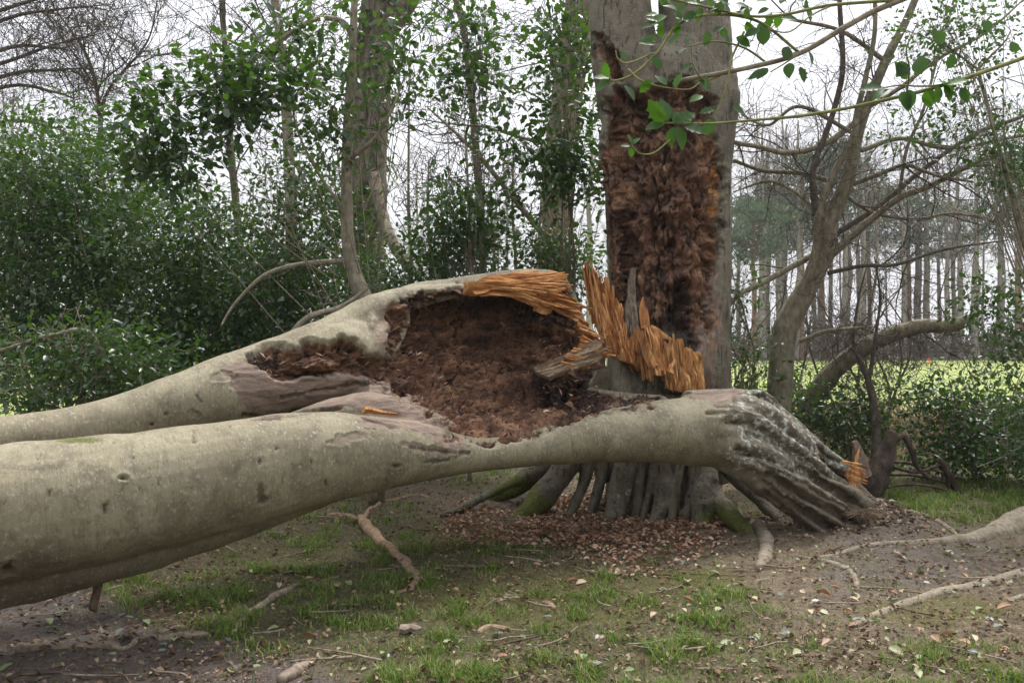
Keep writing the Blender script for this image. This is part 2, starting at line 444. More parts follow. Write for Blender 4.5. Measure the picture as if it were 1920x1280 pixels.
def pxg(x, y):
    y = np.maximum(y, .5); return CX + FPX * x / y, CY + FPX * CAMZ / y
def mud_mask(x, y):
    px, py = pxg(x, y)
    d = poly_sd(px, py, [(-900, 1085), (60, 1120), (190, 1105), (250, 1170), (420, 1215), (560, 1235), (640, 1300), (640, 1900), (-900, 1900)])
    d2 = poly_sd(px, py, [(1560, 960), (1700, 955), (1960, 1010), (2600, 1010), (2600, 1120), (1920, 1080), (1700, 1130), (1560, 1150), (1500, 1060)])
    return np.clip(np.maximum(sstep(70, -50, d), .55 * sstep(50, -50, d2)), 0, 1)
def moss_mask(x, y):
    px, py = pxg(x, y)
    m = 0
    for (cx, cy, rx, ry) in [(1590, 1050, 90, 25), (1850, 1030, 120, 18), (1750, 1140, 160, 35), (1640, 1090, 80, 18), (1300, 1080, 120, 25), (1000, 1120, 320, 60), (880, 905, 60, 15)]:
        m = np.maximum(m, np.exp(-(((px - cx) / rx) ** 2 + ((py - cy) / ry) ** 2)))
    return m
def grass_mask(x, y):
    px, py = pxg(x, y)
    a = sstep(60, -60, poly_sd(px, py, [(180, 1095), (420, 1010), (640, 930), (760, 960), (860, 1010), (1000, 1030), (1200, 1050), (1330, 1080), (1420, 1130), (1450, 1220), (1500, 1300), (700, 1300), (560, 1230), (330, 1180)]))
    b = sstep(25, -20, poly_sd(px, py, [(1650, 915), (1760, 900), (1920, 880), (2500, 880), (2500, 960), (1930, 950), (1800, 985), (1700, 965)]))
    e = .55 * sstep(70, -60, poly_sd(px, py, [(1300, 1130), (1500, 1180), (1700, 1210), (2600, 1150), (2600, 1700), (700, 1700), (800, 1200)]))
    f = .6 * (y > 9.3)
    g = .55 * np.exp(-(((px - 1420) / 60) ** 2 + ((py - 935) / 25) ** 2)) + .5 * np.exp(-(((px - 880) / 70) ** 2 + ((py - 893) / 9) ** 2))
    m = np.maximum.reduce([a, b, e, f, g])
    m = m * (1 - .9 * sstep(40, -40, poly_sd(px, py, [(-900, 1105), (60, 1140), (190, 1115), (250, 1180), (420, 1220), (560, 1240), (640, 1300), (640, 1900), (-900, 1900)])))
    return np.clip(m, 0, 1)
ground()

# field beyond the wood edge
def field():
    xs = np.linspace(-60, 90, 80); ys = np.linspace(15.5, 66, 50); X, Y = np.meshgrid(xs, ys)
    Y = Y + np.where(Y < 17, (fbm(np.stack([X.ravel() * .4, 0 * X.ravel(), 0 * X.ravel()], -1), 3, 3).reshape(X.shape) - .5) * 2, 0)
    Z = gh(X, Y) + .03
    n = 80; i = (np.arange(49)[:, None] * n + np.arange(79)[None, :]).ravel()
    me = to_mesh('grass_field', np.stack([X.ravel(), Y.ravel(), Z.ravel()], -1), [np.stack([i, i + 1, i + n + 1, i + n], -1)])
    a = M('mown_grass')
    c = a.ramp(a.noise(.35, 4), [(.3, (.20, .255, .07)), (.7, (.30, .33, .12))])
    c = a.mix(a.ramp(a.noise(8, 5, .7), [(.4, .4), (.6, 0.0)]), c, (.16, .20, .05))
    structure(link('grass_field', me, a.fin(c, .9, a.bump(a.noise(30, 4), .5, .03), .2)))
field()

# ================================================================ FALLEN TRUNK
fallen = thing('fallen_beech_trunk', (0, 5.6, 0), 'toppled hollow beech trunk with pale smooth bark and an open brown rotten cavity', 'fallen tree')
FB = np.array(fallen.location)

def chain(rows, m):                       # rows of (px, top, bottom, Y) -> points, radii
    C = []
    for (px, t, b, Y) in rows:
        p = W(px, (t + b) / 2, Y); C.append([*p, (b - t) / 2 / FPX * Y])
    C = crs(C, m); return C[:, :3], C[:, 3]

def pchain(rows, m):                      # rows of (px, py, Y, r)
    C = crs([[*W(a, b, Y), r] for a, b, Y, r in rows], m); return C[:, :3], C[:, 3]

acc = Acc()
LOG = [(1480, 810, 950, 6.95), (1400, 745, 888, 6.8), (1300, 742, 871, 6.55), (1200, 757, 866, 6.3), (1100, 778, 867, 6.05),
       (1000, 806, 873, 5.8), (900, 822, 884, 5.55), (800, 798, 900, 5.3), (700, 780, 922, 5.05), (600, 772, 945, 4.8), (500, 778, 972, 4.6),
       (400, 792, 1000, 4.45), (200, 815, 1052, 4.2), (0, 836, 1090, 3.95), (-300, 868, 1140, 3.6), (-900, 920, 1230, 3.1), (-2000, 1000, 1400, 2.5)]
P, R = chain(LOG, 150); acc.add(*tube(P, R * 1.0, 28, rough=.05, seed=1))
LOGP, LOGR = P, R
# third limb, tucked below and behind
rows = []
for px, bot, Y, r in [(760, 902, 5.35, .10), (640, 934, 5.05, .14), (500, 989, 4.75, .17), (300, 1060, 4.45, .19), (100, 1117, 4.2, .20), (-100, 1165, 3.98, .205), (-500, 1235, 3.6, .21), (-1600, 1420, 2.8, .22)]:
    rows.append((px, bot - r / Y * FPX, Y, r))
P, R = pchain(rows, 90); acc.add(*tube(P, R, 20, rough=.06, seed=2))
# upper limb
UP = [(-1400, 860, 3.0, .17), (-500, 850, 3.85, .15), (-100, 840, 4.35, .14), (0, 832, 4.5, .138), (100, 815, 4.7, .14), (200, 795, 4.9, .152), (300, 768, 5.1, .175), (400, 742, 5.35, .215),
      (500, 716, 5.6, .26), (580, 697, 5.8, .305), (640, 680, 5.97, .325), (680, 664, 6.12, .27), (705, 650, 6.22, .16)]
P, R = pchain(UP, 90); acc.add(*tube(P, R, 26, rough=.06, seed=3))
P, R = pchain([(520, 790, 5.3, .03), (580, 785, 5.36, .08), (640, 780, 5.4, .13), (700, 780, 5.46, .15), (780, 792, 5.6, .12), (850, 805, 5.75, .05)], 40); acc.add(*tube(P, R, 16, rough=.1, seed=4))
P, R = pchain([(540, 682, 5.75, .20), (600, 655, 5.9, .20), (650, 622, 6.02, .16), (700, 590, 6.15, .14), (760, 562, 6.3, .10), (820, 550, 6.42, .07), (870, 545, 6.5, .05)], 50); acc.add(*tube(P, R, 20, rough=.06, seed=9))
P, R = pchain([(600, 690, 5.75, .2), (680, 660, 5.92, .16), (725, 630, 6.1, .12), (750, 590, 6.25, .09)], 30); acc.add(*tube(P, R, 18, rough=.06, seed=10))
# hollow wall (sheet with thickness)
def sheet(cols, m, n, th):
    C = np.array([[W(*p) for p in c] for c in cols])
    A = np.stack([crs(C[:, j], m) for j in range(C.shape[1])], 1)
    Gd = np.stack([crs(A[i], n) for i in range(m)], 0)
    du = np.gradient(Gd, axis=0); dv = np.gradient(Gd, axis=1); N = unit(np.cross(du, dv))
    view = np.array([0, 0, CAMZ + 3]) - Gd
    N = N * np.sign((N * view).sum(-1, keepdims=True))
    T = np.asarray(th)
    Bk = Gd - N * (T if T.ndim == 0 else T[..., None])
    V = np.vstack([Gd.reshape(-1, 3), Bk.reshape(-1, 3)]); k = m * n
    idx = np.arange(k).reshape(m, n)
    def q(a): return np.stack([a[:-1, :-1], a[1:, :-1], a[1:, 1:], a[:-1, 1:]], -1).reshape(-1, 4)
    F = [q(idx), q(idx + k)[:, ::-1]]
    for e in (idx[0], idx[-1], idx[:, 0], idx[:, -1]):
        F.append(np.stack([e[:-1], e[1:], e[1:] + k, e[:-1] + k], -1))
    return V, np.vstack(F), Gd
wall = [[(690, 800, 5.08), (692, 755, 5.5), (694, 690, 5.72), (696, 640, 5.8), (698, 592, 5.95), (700, 560, 6.2)],
        [(780, 803, 5.25), (778, 762, 5.75), (772, 700, 6.12), (765, 640, 6.32), (765, 590, 6.42), (770, 541, 6.35)],
        [(870, 828, 5.52), (868, 772, 6.02), (865, 700, 6.45), (865, 640, 6.65), (865, 585, 6.7), (865, 533, 6.5)],
        [(960, 818, 5.72), (955, 768, 6.2), (955, 705, 6.58), (960, 640, 6.8), (960, 580, 6.85), (960, 520, 6.58)],
        [(1020, 800, 5.86), (1015, 762, 6.3), (1020, 706, 6.5), (1030, 645, 6.75), (1030, 585, 6.88), (1020, 514, 6.66)],
        [(1060, 790, 5.95), (1050, 760, 6.34), (1075, 692, 6.38), (1110, 640, 6.62), (1085, 590, 6.8), (1062, 516, 6.7)]]
V, F, Gw = sheet(wall, 60, 44, np.tile(np.interp(np.linspace(0, 1, 44), [0, .65, .9, 1], [.22, .24, .11, .09]), (60, 1))); acc.add(V, F)
floor_ = [[(860, 830, 5.5), (860, 780, 5.95), (860, 730, 6.3), (865, 700, 6.55)],
          [(960, 820, 5.72), (958, 778, 6.15), (958, 735, 6.5), (960, 705, 6.75)],
          [(1060, 792, 5.95), (1050, 765, 6.3), (1050, 738, 6.6), (1050, 716, 6.85)],
          [(1150, 770, 6.18), (1140, 756, 6.5), (1140, 742, 6.7), (1135, 730, 6.9)],
          [(1260, 752, 6.4), (1255, 748, 6.62), (1250, 744, 6.75), (1245, 740, 6.9)]]
V, F, Gf = sheet(floor_, 50, 26, .2); acc.add(V, F)
# root flutes of the right end
FL = [[(1290, 770, 6.5, .14), (1400, 772, 6.78, .125), (1480, 803, 6.9, .11), (1540, 848, 6.98, .085), (1590, 880, 7.05, .07), (1600, 887, 7.06, .06)],
      [(1380, 800, 6.6, .15), (1470, 842, 6.68, .125), (1550, 898, 6.82, .10), (1610, 940, 6.97, .085), (1665, 975, 7.2, .06), (1700, 1000, 7.5, .03)],
      [(1330, 825, 6.5, .19), (1430, 868, 6.52, .15), (1520, 918, 6.66, .11), (1585, 955, 6.85, .085), (1625, 985, 7.0, .06), (1650, 1005, 7.1, .03)],
      [(1360, 850, 6.55, .16), (1450, 908, 6.55, .115), (1530, 950, 6.66, .09), (1580, 985, 6.8, .07), (1610, 1010, 6.9, .04)],
      [(1390, 865, 6.6, .14), (1460, 930, 6.62, .10), (1520, 975, 6.7, .08), (1560, 1005, 6.75, .06), (1590, 1025, 6.8, .03)],
      [(1290, 752, 6.68, .10), (1370, 748, 6.95, .10), (1425, 758, 7.05, .11), (1475, 792, 7.15, .10), (1530, 838, 7.22, .08), (1580, 885, 7.3, .07), (1640, 950, 7.4, .05)],
      [(1390, 745, 6.9, .06), (1420, 741, 6.93, .062), (1445, 752, 6.95, .06), (1462, 772, 6.97, .055)]]
for q, rows in enumerate(FL):
    P, R = pchain(rows, 40); acc.add(*tube(P, R * np.linspace(.9, .74, 40), 18, rough=.12, seed=20 + q))
V, fs = remesh(acc, .0105, 5)
N = vnormals(V, fs)
if np.mean((N * (V - np.array([0, 5.6, .8])))[:, 2]) < 0: N = -N
px, py = proj(V)
front = ((np.array([0, 0, CAMZ]) - V) * N).sum(1) > -.05
nz = fbm(V * 7, 4, 40); nz2 = fbm(V * 22, 3, 41); nz3 = fbm(V * 60, 2, 42)
jag = (nz - .5) * 50 + (nz2 - .5) * 26
def pm(poly, w=10, j=1.0): return sstep(w, -w, poly_sd(px, py, poly) + jag * j) * front
ROTP = [(728, 600), (742, 566), (780, 548), (860, 540), (890, 548), (980, 552), (1075, 545), (1100, 590), (1175, 655), (1250, 735), (1240, 752), (1180, 757), (1130, 772), (1060, 792), (1000, 808),
        (930, 826), (880, 830), (850, 818), (815, 770), (770, 752), (735, 742), (735, 700), (742, 672), (732, 630)]
STRIP = [(462, 672), (495, 648), (560, 652), (578, 640), (615, 648), (640, 633), (668, 643), (692, 662), (738, 682), (790, 690), (780, 712), (700, 706), (640, 702), (600, 706), (535, 708), (500, 694)]
BARE = [(425, 690), (470, 670), (600, 700), (740, 690), (800, 740), (850, 770), (890, 828), (850, 838), (800, 815), (745, 800), (690, 790), (655, 768), (560, 772), (490, 778), (445, 755)]
TORN = [(880, 525), (960, 512), (1070, 500), (1075, 545), (1060, 562), (980, 560), (930, 548), (890, 545)]
TORN2 = [(1085, 560), (1180, 640), (1160, 672), (1105, 690), (1085, 680), (1120, 655), (1110, 620)]
m_rot = np.maximum(pm(ROTP, 10, .8), pm(STRIP, 6, .5)); m_bare = pm(BARE, 14, .8) * 1.0
m_torn = np.maximum(pm(TORN, 8, .5), pm(TORN2, 8, .6))
m_bare = np.maximum(m_bare, .62 * pm([(695, 575), (745, 555), (775, 560), (765, 690), (730, 700), (705, 640)], 22, 1.2))
m_bare = np.maximum(m_bare, pm([(1280, 738), (1390, 728), (1400, 742), (1300, 752)], 6, .4))
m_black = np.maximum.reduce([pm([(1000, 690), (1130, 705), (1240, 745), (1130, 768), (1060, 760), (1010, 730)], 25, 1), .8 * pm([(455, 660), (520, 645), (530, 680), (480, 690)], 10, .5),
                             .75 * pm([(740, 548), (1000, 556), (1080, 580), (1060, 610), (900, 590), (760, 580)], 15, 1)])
d = np.zeros(len(V))
ch = np.abs(fbm(V * np.array([4, 4, 9.]), 4, 50) - .5) * 2
d += m_rot * (-.03 + .17 * (ch - .3) + .10 * (fbm(V * np.array([11, 11, 24.]), 3, 51) - .5) + .06 * (fbm(V * 48, 2, 52) - .5))
d += pm(STRIP, 6, .5) * (-.035)
ck = np.abs(fbm(V * np.array([3.5, 3.5, 8.]), 3, 48) - .5); crk = sstep(.04, .0, ck); d -= m_rot * crk * .05; m_black = np.maximum(m_black, m_rot * crk * .75)
d += (1 - m_rot) * ((fbm(V * 3.2, 3, 54) - .5) * .02)
d += m_bare * (1 - m_rot) * ((fbm(V * np.array([6, 6, 26.]), 3, 53) - .5) * .022 - .008)
dark = np.zeros(len(V))
SCARS = [(230, 895, 10, 6, .02), (196, 953, 7, 16, .010), (297, 905, 5, 12, .008), (362, 822, 5, 13, .008), (93, 925, 4, 9, .007), (490, 930, 13, 22, .008), (487, 868, 7, 10, .006),
         (153, 935, 3, 8, .005), (262, 917, 2, 5, .005), (15, 1070, 16, 14, .02), (285, 796, 5, 3, .012), (312, 777, 6, 5, .008), (740, 875, 12, 6, .012), (584, 866, 4, 7, .005), (518, 840, 3, 4, .005), (870, 738, 9, 6, .02),
         (1446, 785, 5, 4, .012), (1430, 745, 22, 9, .02), (1390, 790, 26, 4, .012), (1400, 853, 30, 4, .02), (430, 800, 3, 3, .006), (250, 860, 2, 4, .004), (70, 862, 2, 5, .004), (610, 905, 3, 9, .004)]
for (cx, cy, rx, ry, dep) in SCARS:
    rr = np.hypot((px - cx) / rx, (py - cy) / ry) + (nz2 - .5) * 1.6 + (nz3 - .5) * 1.2
    k = sstep(1.1, .3, rr) * front; d -= k * dep * 1.2; dark = np.maximum(dark, k * .72)
    d += sstep(2.2, 1.3, rr) * sstep(.8, 1.3, rr) * front * dep * .25
for (cx, cy, rx, ry, an) in [(415, 708, 26, 11, -.15), (662, 820, 34, 10, -.22), (365, 775, 12, 7, .1), (790, 842, 40, 9, .2)]:
    ca, sa = math.cos(an), math.sin(an); ux = (px - cx) * ca + (py - cy) * sa; uy = -(px - cx) * sa + (py - cy) * ca
    rr = np.hypot(ux / rx, uy / ry) + (nz2 - .5) * 1.3 + (nz - .5) * 1.6
    k = sstep(1.1, .9, rr) * front; d -= k * .006; m_bare = np.maximum(m_bare, k * .5); rim = sstep(.75, .95, rr) * sstep(1.2, 1.0, rr) * front
    d += sstep(1.5, 1.1, rr) * sstep(.95, 1.1, rr) * .003 * front; dark = np.maximum(dark, rim * .5 * (uy < 0) * (nz3 > .45))
for pl, wd, dep in [([(528, 748), (590, 733), (630, 728), (660, 721), (700, 718), (760, 716)], 3, .012), ([(455, 778), (490, 782), (540, 778), (600, 770), (640, 764)], 4, .02),
                    ([(770, 838), (830, 846), (880, 852)], 2.5, .008), ([(790, 868), (840, 862), (880, 848)], 2.5, .008), 
                    ([(368, 740), (378, 752)], 1.5, .004),
                    ([(1340, 760), (1390, 768), (1420, 772)], 2.5, .006)]:
    k = sstep(wd + 1.5, wd - 1.5, line_d(px, py, pl) + (nz2 - .5) * 12 + (nz3 - .5) * 4) * front; d -= k * dep; dark = np.maximum(dark, k * .7)
m_pale = pm([(1000, 694), (1060, 682), (1110, 657), (1150, 638), (1158, 652), (1110, 682), (1050, 702)], 5, .25); m_pale2 = pm([(860, 690), (985, 688), (1010, 715), (900, 728)], 14, 1.2)
m_rot = m_rot * (1 - m_pale) * (1 - .0 * m_pale2); m_black = m_black * (1 - m_pale); m_bare = np.maximum(m_bare, m_pale); d += m_pale * .02
for pl, wd, dep in [([(745, 688), (830, 672), (920, 690), (1000, 694)], 12, .05), ([(800, 640), (880, 620), (960, 640), (1050, 630)], 12, -.05), ([(780, 760), (860, 770), (930, 800)], 14, .04), ([(880, 735), (950, 742), (1040, 728)], 14, -.045)]:
    d += dep * np.exp(-((line_d(px, py, pl) + (nz - .5) * 50 + (nz2 - .5) * 16) / wd) ** 2) * m_rot
# folds running along the root flutes
fl = sstep(1330, 1480, px) * front
d += fl * (fbm(np.stack([V[:, 0] * 1.2, V[:, 1] * 1.2, V[:, 2] * 9 + V[:, 0] * 4], -1), 3, 57) - .5) * .05 + fl * (fbm(V * 16, 3, 58) - .5) * .018
for pl, wd, dep in [([(1363, 793), (1402, 798), (1440, 815), (1475, 840), (1510, 862), (1551, 884), (1590, 908)], 7, .05), ([(1385, 848), (1408, 853), (1453, 865), (1495, 883), (1540, 905), (1600, 945)], 7, .06),
                    ([(1440, 890), (1470, 908), (1509, 935), (1551, 955), (1588, 975)], 6, .05), ([(1430, 905), (1464, 930), (1495, 953), (1537, 975), (1570, 995)], 6, .05), ([(1380, 752), (1397, 756), (1433, 775), (1470, 800), (1504, 828), (1574, 865)], 6, .05), ([(1433, 925), (1481, 965), (1520, 995)], 6, .04), ([(1400, 815), (1450, 832), (1500, 866), (1560, 912)], 3, .022), ([(1420, 870), (1480, 895), (1530, 922), (1590, 958)], 3, .025),
                    ([(1330, 775), (1380, 778), (1430, 796), (1480, 826)], 3, .02), ([(1450, 905), (1500, 945), (1545, 972)], 3, .02), ([(1410, 770), (1450, 790), (1500, 830), (1545, 862)], 3, .02)]:
    wx = (nz - .5) * 16; wy = (fbm(V * 3.5 + 9, 3, 59) - .5) * 24; g = np.exp(-((line_d(px + wx, py + wy, pl) + (nz2 - .5) * 8) / wd) ** 2) * front; d -= g * dep * (.5 + nz); d += .2 * dep * front * np.exp(-((line_d(px, py, pl) - 2.6 * wd) / (1.2 * wd)) ** 2)
V = V + N * d[:, None]
lichen = (.10 + .32 * sstep(1300, 1400, px) * sstep(950, 860, py)) * (1 - m_rot)
moss = np.clip(.75 * np.exp(-(((px - 150) / 70) ** 2 + ((py - 826) / 7) ** 2)) + .3 * np.exp(-(((px - 1500) / 60) ** 2 + ((py - 930) / 40) ** 2)), 0, 1)
a2 = Acc(); a2.add(V, *fs)
FTR = build(a2, 'trunk', MAT['beech_log'], fallen, rot=m_rot, bare=m_bare * .95, torn=m_torn, dark=dark, moss=moss, lichen=lichen, black=m_black, old=sstep(1290, 1460, px) * .9)
print('fallen verts', len(V))
CHIP = (np.array([[0, 0, 0], [.4, .13, .03], [1, .02, .02], [.5, -.11, .02], [.45, 0, .16]]), np.array([[0, 4, 1], [1, 4, 2], [2, 4, 3], [3, 4, 0]]))
a = M('rot_chips'); MAT['rot_chips'] = a.fin(a.ramp(a.island(), [(0.0, (.016, .01, .008)), (.4, (.06, .032, .02)), (.7, (.15, .078, .045)), (.9, (.33, .19, .115)), (1.0, (.48, .35, .25))]), .9)
def rfrag(V, N, mask, count, axis, seed, parent, smin=.02, smax=.08, sp=.6):
    rr = np.random.default_rng(seed); idx = rr.choice(len(V), count, p=mask / mask.sum()); n = count
    D = np.asarray(axis)[None, :] * np.where(rr.random(n) < .5, 1, -1)[:, None] + rr.normal(0, sp, (n, 3)) + N[idx] * rr.uniform(-.1, .5, n)[:, None]
    X = unit(D); Yv = unit(np.cross(N[idx] + rr.normal(0, .4, (n, 3)), X)); Z = np.cross(X, Yv); S = smin + (smax - smin) * rr.random(n) ** 2.2
    Vt, Tt = CHIP; P = V[idx] - N[idx] * .004
    o = P[:, None] + S[:, None, None] * (Vt[None, :, 0, None] * X[:, None] + Vt[None, :, 1, None] * Yv[:, None] + Vt[None, :, 2, None] * Z[:, None])
    F = (Tt[None] + (np.arange(n) * len(Vt))[:, None, None]).reshape(-1, 3); A = Acc(); A.add(o.reshape(-1, 3), F); return build(A, 'rotten_fragments', MAT['rot_chips'], parent, smooth=False, kind='stuff')
rfrag(V, N, m_rot * (m_rot > .7) * (.25 + m_black + (py > 640) * .6), 3200, (.86, .5, .1), 15, fallen)

# splinters: ragged blades of torn wood
def splinter(base, tip, wd, th, side, seed, segs=5, bend=0.0):
    r = np.random.default_rng(seed)
    base, tip = np.asarray(base, float), np.asarray(tip, float)
    ax = unit(tip - base); L = np.linalg.norm(tip - base); s = unit(np.asarray(side, float) - ax * np.dot(side, ax)); nrm = np.cross(ax, s)
    V, Q = [], []
    t = np.linspace(0, 1, segs + 1)
    lat = np.cumsum(r.normal(0, .2, segs + 1)) * wd * .5; tipw = r.choice([.2, .45, .9, 1.3]); tpw = r.uniform(1.2, 4)
    for i, u in enumerate(t):
        wv = wd * (1 - .75 * u ** tpw) * r.uniform(.7, 1.15) * (tipw if i == segs else 1); hv = th * (1 - .6 * u) * r.uniform(.75, 1.1)
        c = base + ax * L * u + s * lat[i] + nrm * (bend * L * u * u)
        off = r.uniform(-.3, .3) * wv
        V += [c - s * wv / 2 - nrm * hv / 2, c + s * off + nrm * hv * -.75, c + s * wv / 2 - nrm * hv / 2, c + s * wv / 2 + nrm * hv / 2, c + s * off * .7 + nrm * hv * .7, c - s * wv / 2 + nrm * hv / 2]
    for i in range(segs):
        for k in range(6):
            a = i * 6 + k; b = i * 6 + (k + 1) % 6; Q.append([a, b, b + 6, a + 6])
    T = [[0, 2, 1], [0, 3, 2], [0, 4, 3], [0, 5, 4]]; k = segs * 6
    T += [[k, k + 1, k + 2], [k, k + 2, k + 3], [k, k + 3, k + 4], [k, k + 4, k + 5]]
    return np.array(V), np.array(Q), np.array(T)
def add_splinter(parent, *a, mat='torn_wood', name='splinter', **k):
    A = Acc(); A.add(*splinter(*a, **k)); o = build(A, name, MAT[mat], parent, smooth=False); o.parent = FTR if parent is fallen else STR; return o

def torn_slab(parent, lo, hi, nu, nv, depth, rag, seed, mat, th=.05, up=0.0):
    """mass of torn wood: fibres run from polyline lo to polyline hi, the far edge is ragged, ridges stand proud"""
    L = crs([W(*p) for p in lo], nu); H = crs([W(*p) for p in hi], nu); u = np.linspace(0, 1, nu)
    w = np.linalg.norm(np.diff(L, axis=0), axis=1).sum() * 40
    def n1(f, s): return fbm(np.stack([u * w * f, 0 * u + s, 0 * u], -1), 2, seed + s)
    t = 1 - rag * (.55 * n1(.35, 1) + .45 * n1(1.1, 2) * (n1(.8, 3) > .45) + .25 * (n1(2.2, 4) - .3)); v = np.linspace(0, 1, nv)
    Gd = L[:, None] + (H - L)[:, None] * (v[None, :] * t[:, None])[..., None]
    du = unit(np.gradient(Gd, axis=0)); dv = unit(np.gradient(Gd, axis=1)); N = unit(np.cross(du, dv)); N = N * np.sign((N * (np.array([0, 0, CAMZ + up]) - Gd)).sum(-1, keepdims=True))
    U2, V2 = np.meshgrid(u * w, v, indexing='ij'); Q = np.stack([U2.ravel(), V2.ravel() * 2.2, 0 * U2.ravel() + seed], -1)
    rd = (1.0 * (fbm(Q * np.array([.5, .6, 1]), 2, seed) - .5) + .9 * (fbm(Q * np.array([1.6, 1.3, 1]), 2, seed + 1) - .5) + .4 * (fbm(Q * np.array([3.3, 1.6, 1]), 1, seed + 2) - .5)).reshape(nu, nv)
    F_ = Gd + N * (rd * depth)[..., None] + du * ((fbm(Q * np.array([.2, 1.6, 1]), 2, seed + 5).reshape(nu, nv) - .5) * .03)[..., None]
    Bk = F_ - N * (th * (1 - .75 * v ** 2))[None, :, None]; k = nu * nv; idx = np.arange(k).reshape(nu, nv)
    def q(a): return np.stack([a[:-1, :-1], a[1:, :-1], a[1:, 1:], a[:-1, 1:]], -1).reshape(-1, 4)
    F = [q(idx), q(idx + k)[:, ::-1]] + [np.stack([e[:-1], e[1:], e[1:] + k, e[:-1] + k], -1) for e in (idx[0], idx[-1], idx[:, 0], idx[:, -1])]
    A = Acc(); A.add(np.vstack([F_.reshape(-1, 3), Bk.reshape(-1, 3)]), np.vstack(F)); return build(A, 'torn_wood', MAT[mat], parent, smooth=False)

r = np.random.default_rng(5)
torn_slab(fallen, [(868, 534, 6.36), (880, 542, 6.30), (900, 552, 6.34)], [(1072, 507, 6.66), (1078, 530, 6.5), (1076, 556, 6.52)], 60, 40, .10, .22, 21, 'torn_wood_along', .06, 3)
torn_slab(fallen, [(950, 542, 6.40), (985, 556, 6.40), (1015, 566, 6.46)], [(1085, 545, 6.52), (1098, 575, 6.46), (1100, 606, 6.5)], 56, 30, .10, .45, 22, 'torn_wood_along', .05, 3)
torn_slab(fallen, [(1072, 606, 6.6), (1088, 640, 6.56), (1082, 668, 6.46)], [(1112, 600, 6.56), (1138, 640, 6.5), (1162, 664, 6.42)], 50, 26, .08, .5, 23, 'torn_wood_along', .05, 2)
MAT['pale_wood'] = simple_bark('pale_wood', (.16, .11, .07), (.33, .25, .165), (.50, .41, .30), 40, 1.6)
torn_slab(fallen, [(1000, 690, 6.46), (1008, 698, 6.42), (1030, 708, 6.38)], [(1128, 632, 6.5), (1150, 646, 6.44), (1146, 668, 6.4)], 44, 30, .06, .25, 24, 'pale_wood', .05, 3)
# torn upper lip of the hollow
for q in range(34):
    u = r.uniform(0, 1); v = r.uniform(0, 1)
    x0 = 875 + 110 * u + 40 * v; y0 = np.interp(x0, [870, 960, 1060], [532, 520, 514]) + 40 * v * np.clip((x0 - 850) / 120, .2, 1); Y0 = np.interp(x0, [870, 1060], [6.42, 6.62]) - .12 * math.sin(v * 2.4)
    ln = r.uniform(60, 140); ln *= 1.2 - .7 * v; x1 = min(x0 + ln, 1066 + 16 * v + r.uniform(-30, 6)); y1 = np.interp(x1, [870, 960, 1060, 1090], [530, 519, 514, 530]) + 20 * v + 38 * v * v * r.uniform(.6, 1.5) + r.uniform(-3, 6); Y1 = Y0 + .06 - .1 * v
    add_splinter(fallen, W(x0, y0, Y0), W(x1, y1, Y1), r.uniform(.010, .032), r.uniform(.008, .018), (0, -.5, 1), 1000 + q, segs=6, bend=r.uniform(-.12, .2), mat='torn_wood_along')
# torn right rim of the hollow
for q in range(24):
    u = r.uniform(0, 1)
    p0 = np.array([np.interp(u, [0, .3, .7, 1], [1060, 1085, 1105, 1060]), np.interp(u, [0, .3, .7, 1], [550, 590, 640, 688])])
    y = np.interp(u, [0, .7, 1], [6.62, 6.52, 6.36])
    dx, dy = r.uniform(12, 45), r.uniform(2, 24) * (1 if u < .7 else .2)
    add_splinter(fallen, W(p0[0] - 12, p0[1] - 6, y), W(p0[0] + dx, p0[1] + dy, y + .03), r.uniform(.008, .03), .012, (0, -.6, .8), 1200 + q, bend=r.uniform(-.1, .1), mat='torn_wood_along')
for q in range(5):
    add_splinter(fallen, W(1080 + 6 * q, 655 + 2 * q, 6.5), W(1150 + r.uniform(-14, 12), 660 + q * 3, 6.55), .04, .02, (0, -.6, .8), 260 + q)
# torn root end
for q in range(26):
    u = r.uniform(0, 1)
    b = W(1578 + 14 * u, 862 + 46 * u, 6.98); t = W(1606 + 22 * r.uniform(.2, 1), 872 + 50 * u + r.uniform(-6, 10), 7.0)
    add_splinter(fallen, b, t, r.uniform(.015, .035), .012, (0, -.4, 1), 300 + q)
# torn strip of raw wood on the near log
add_splinter(fallen, W(682, 768, 4.93), W(742, 778, 5.02), .05, .02, (0, -.8, .6), 350)
# snapped peg hanging from the lower limb
A = Acc(); P, R = pchain([(186, 1080, 4.3, .022), (181, 1110, 4.28, .02), (174, 1138, 4.27, .021), (173, 1142, 4.27, .012)], 10); A.add(*tube(P, R, 10, rough=.12, seed=4))
MAT['bark_brown'] = simple_bark('bark_brown', (.06, .042, .028), (.13, .09, .06), (.22, .16, .11), 40, .4)
build(A, 'branch_stub', MAT['bark_brown'], fallen)

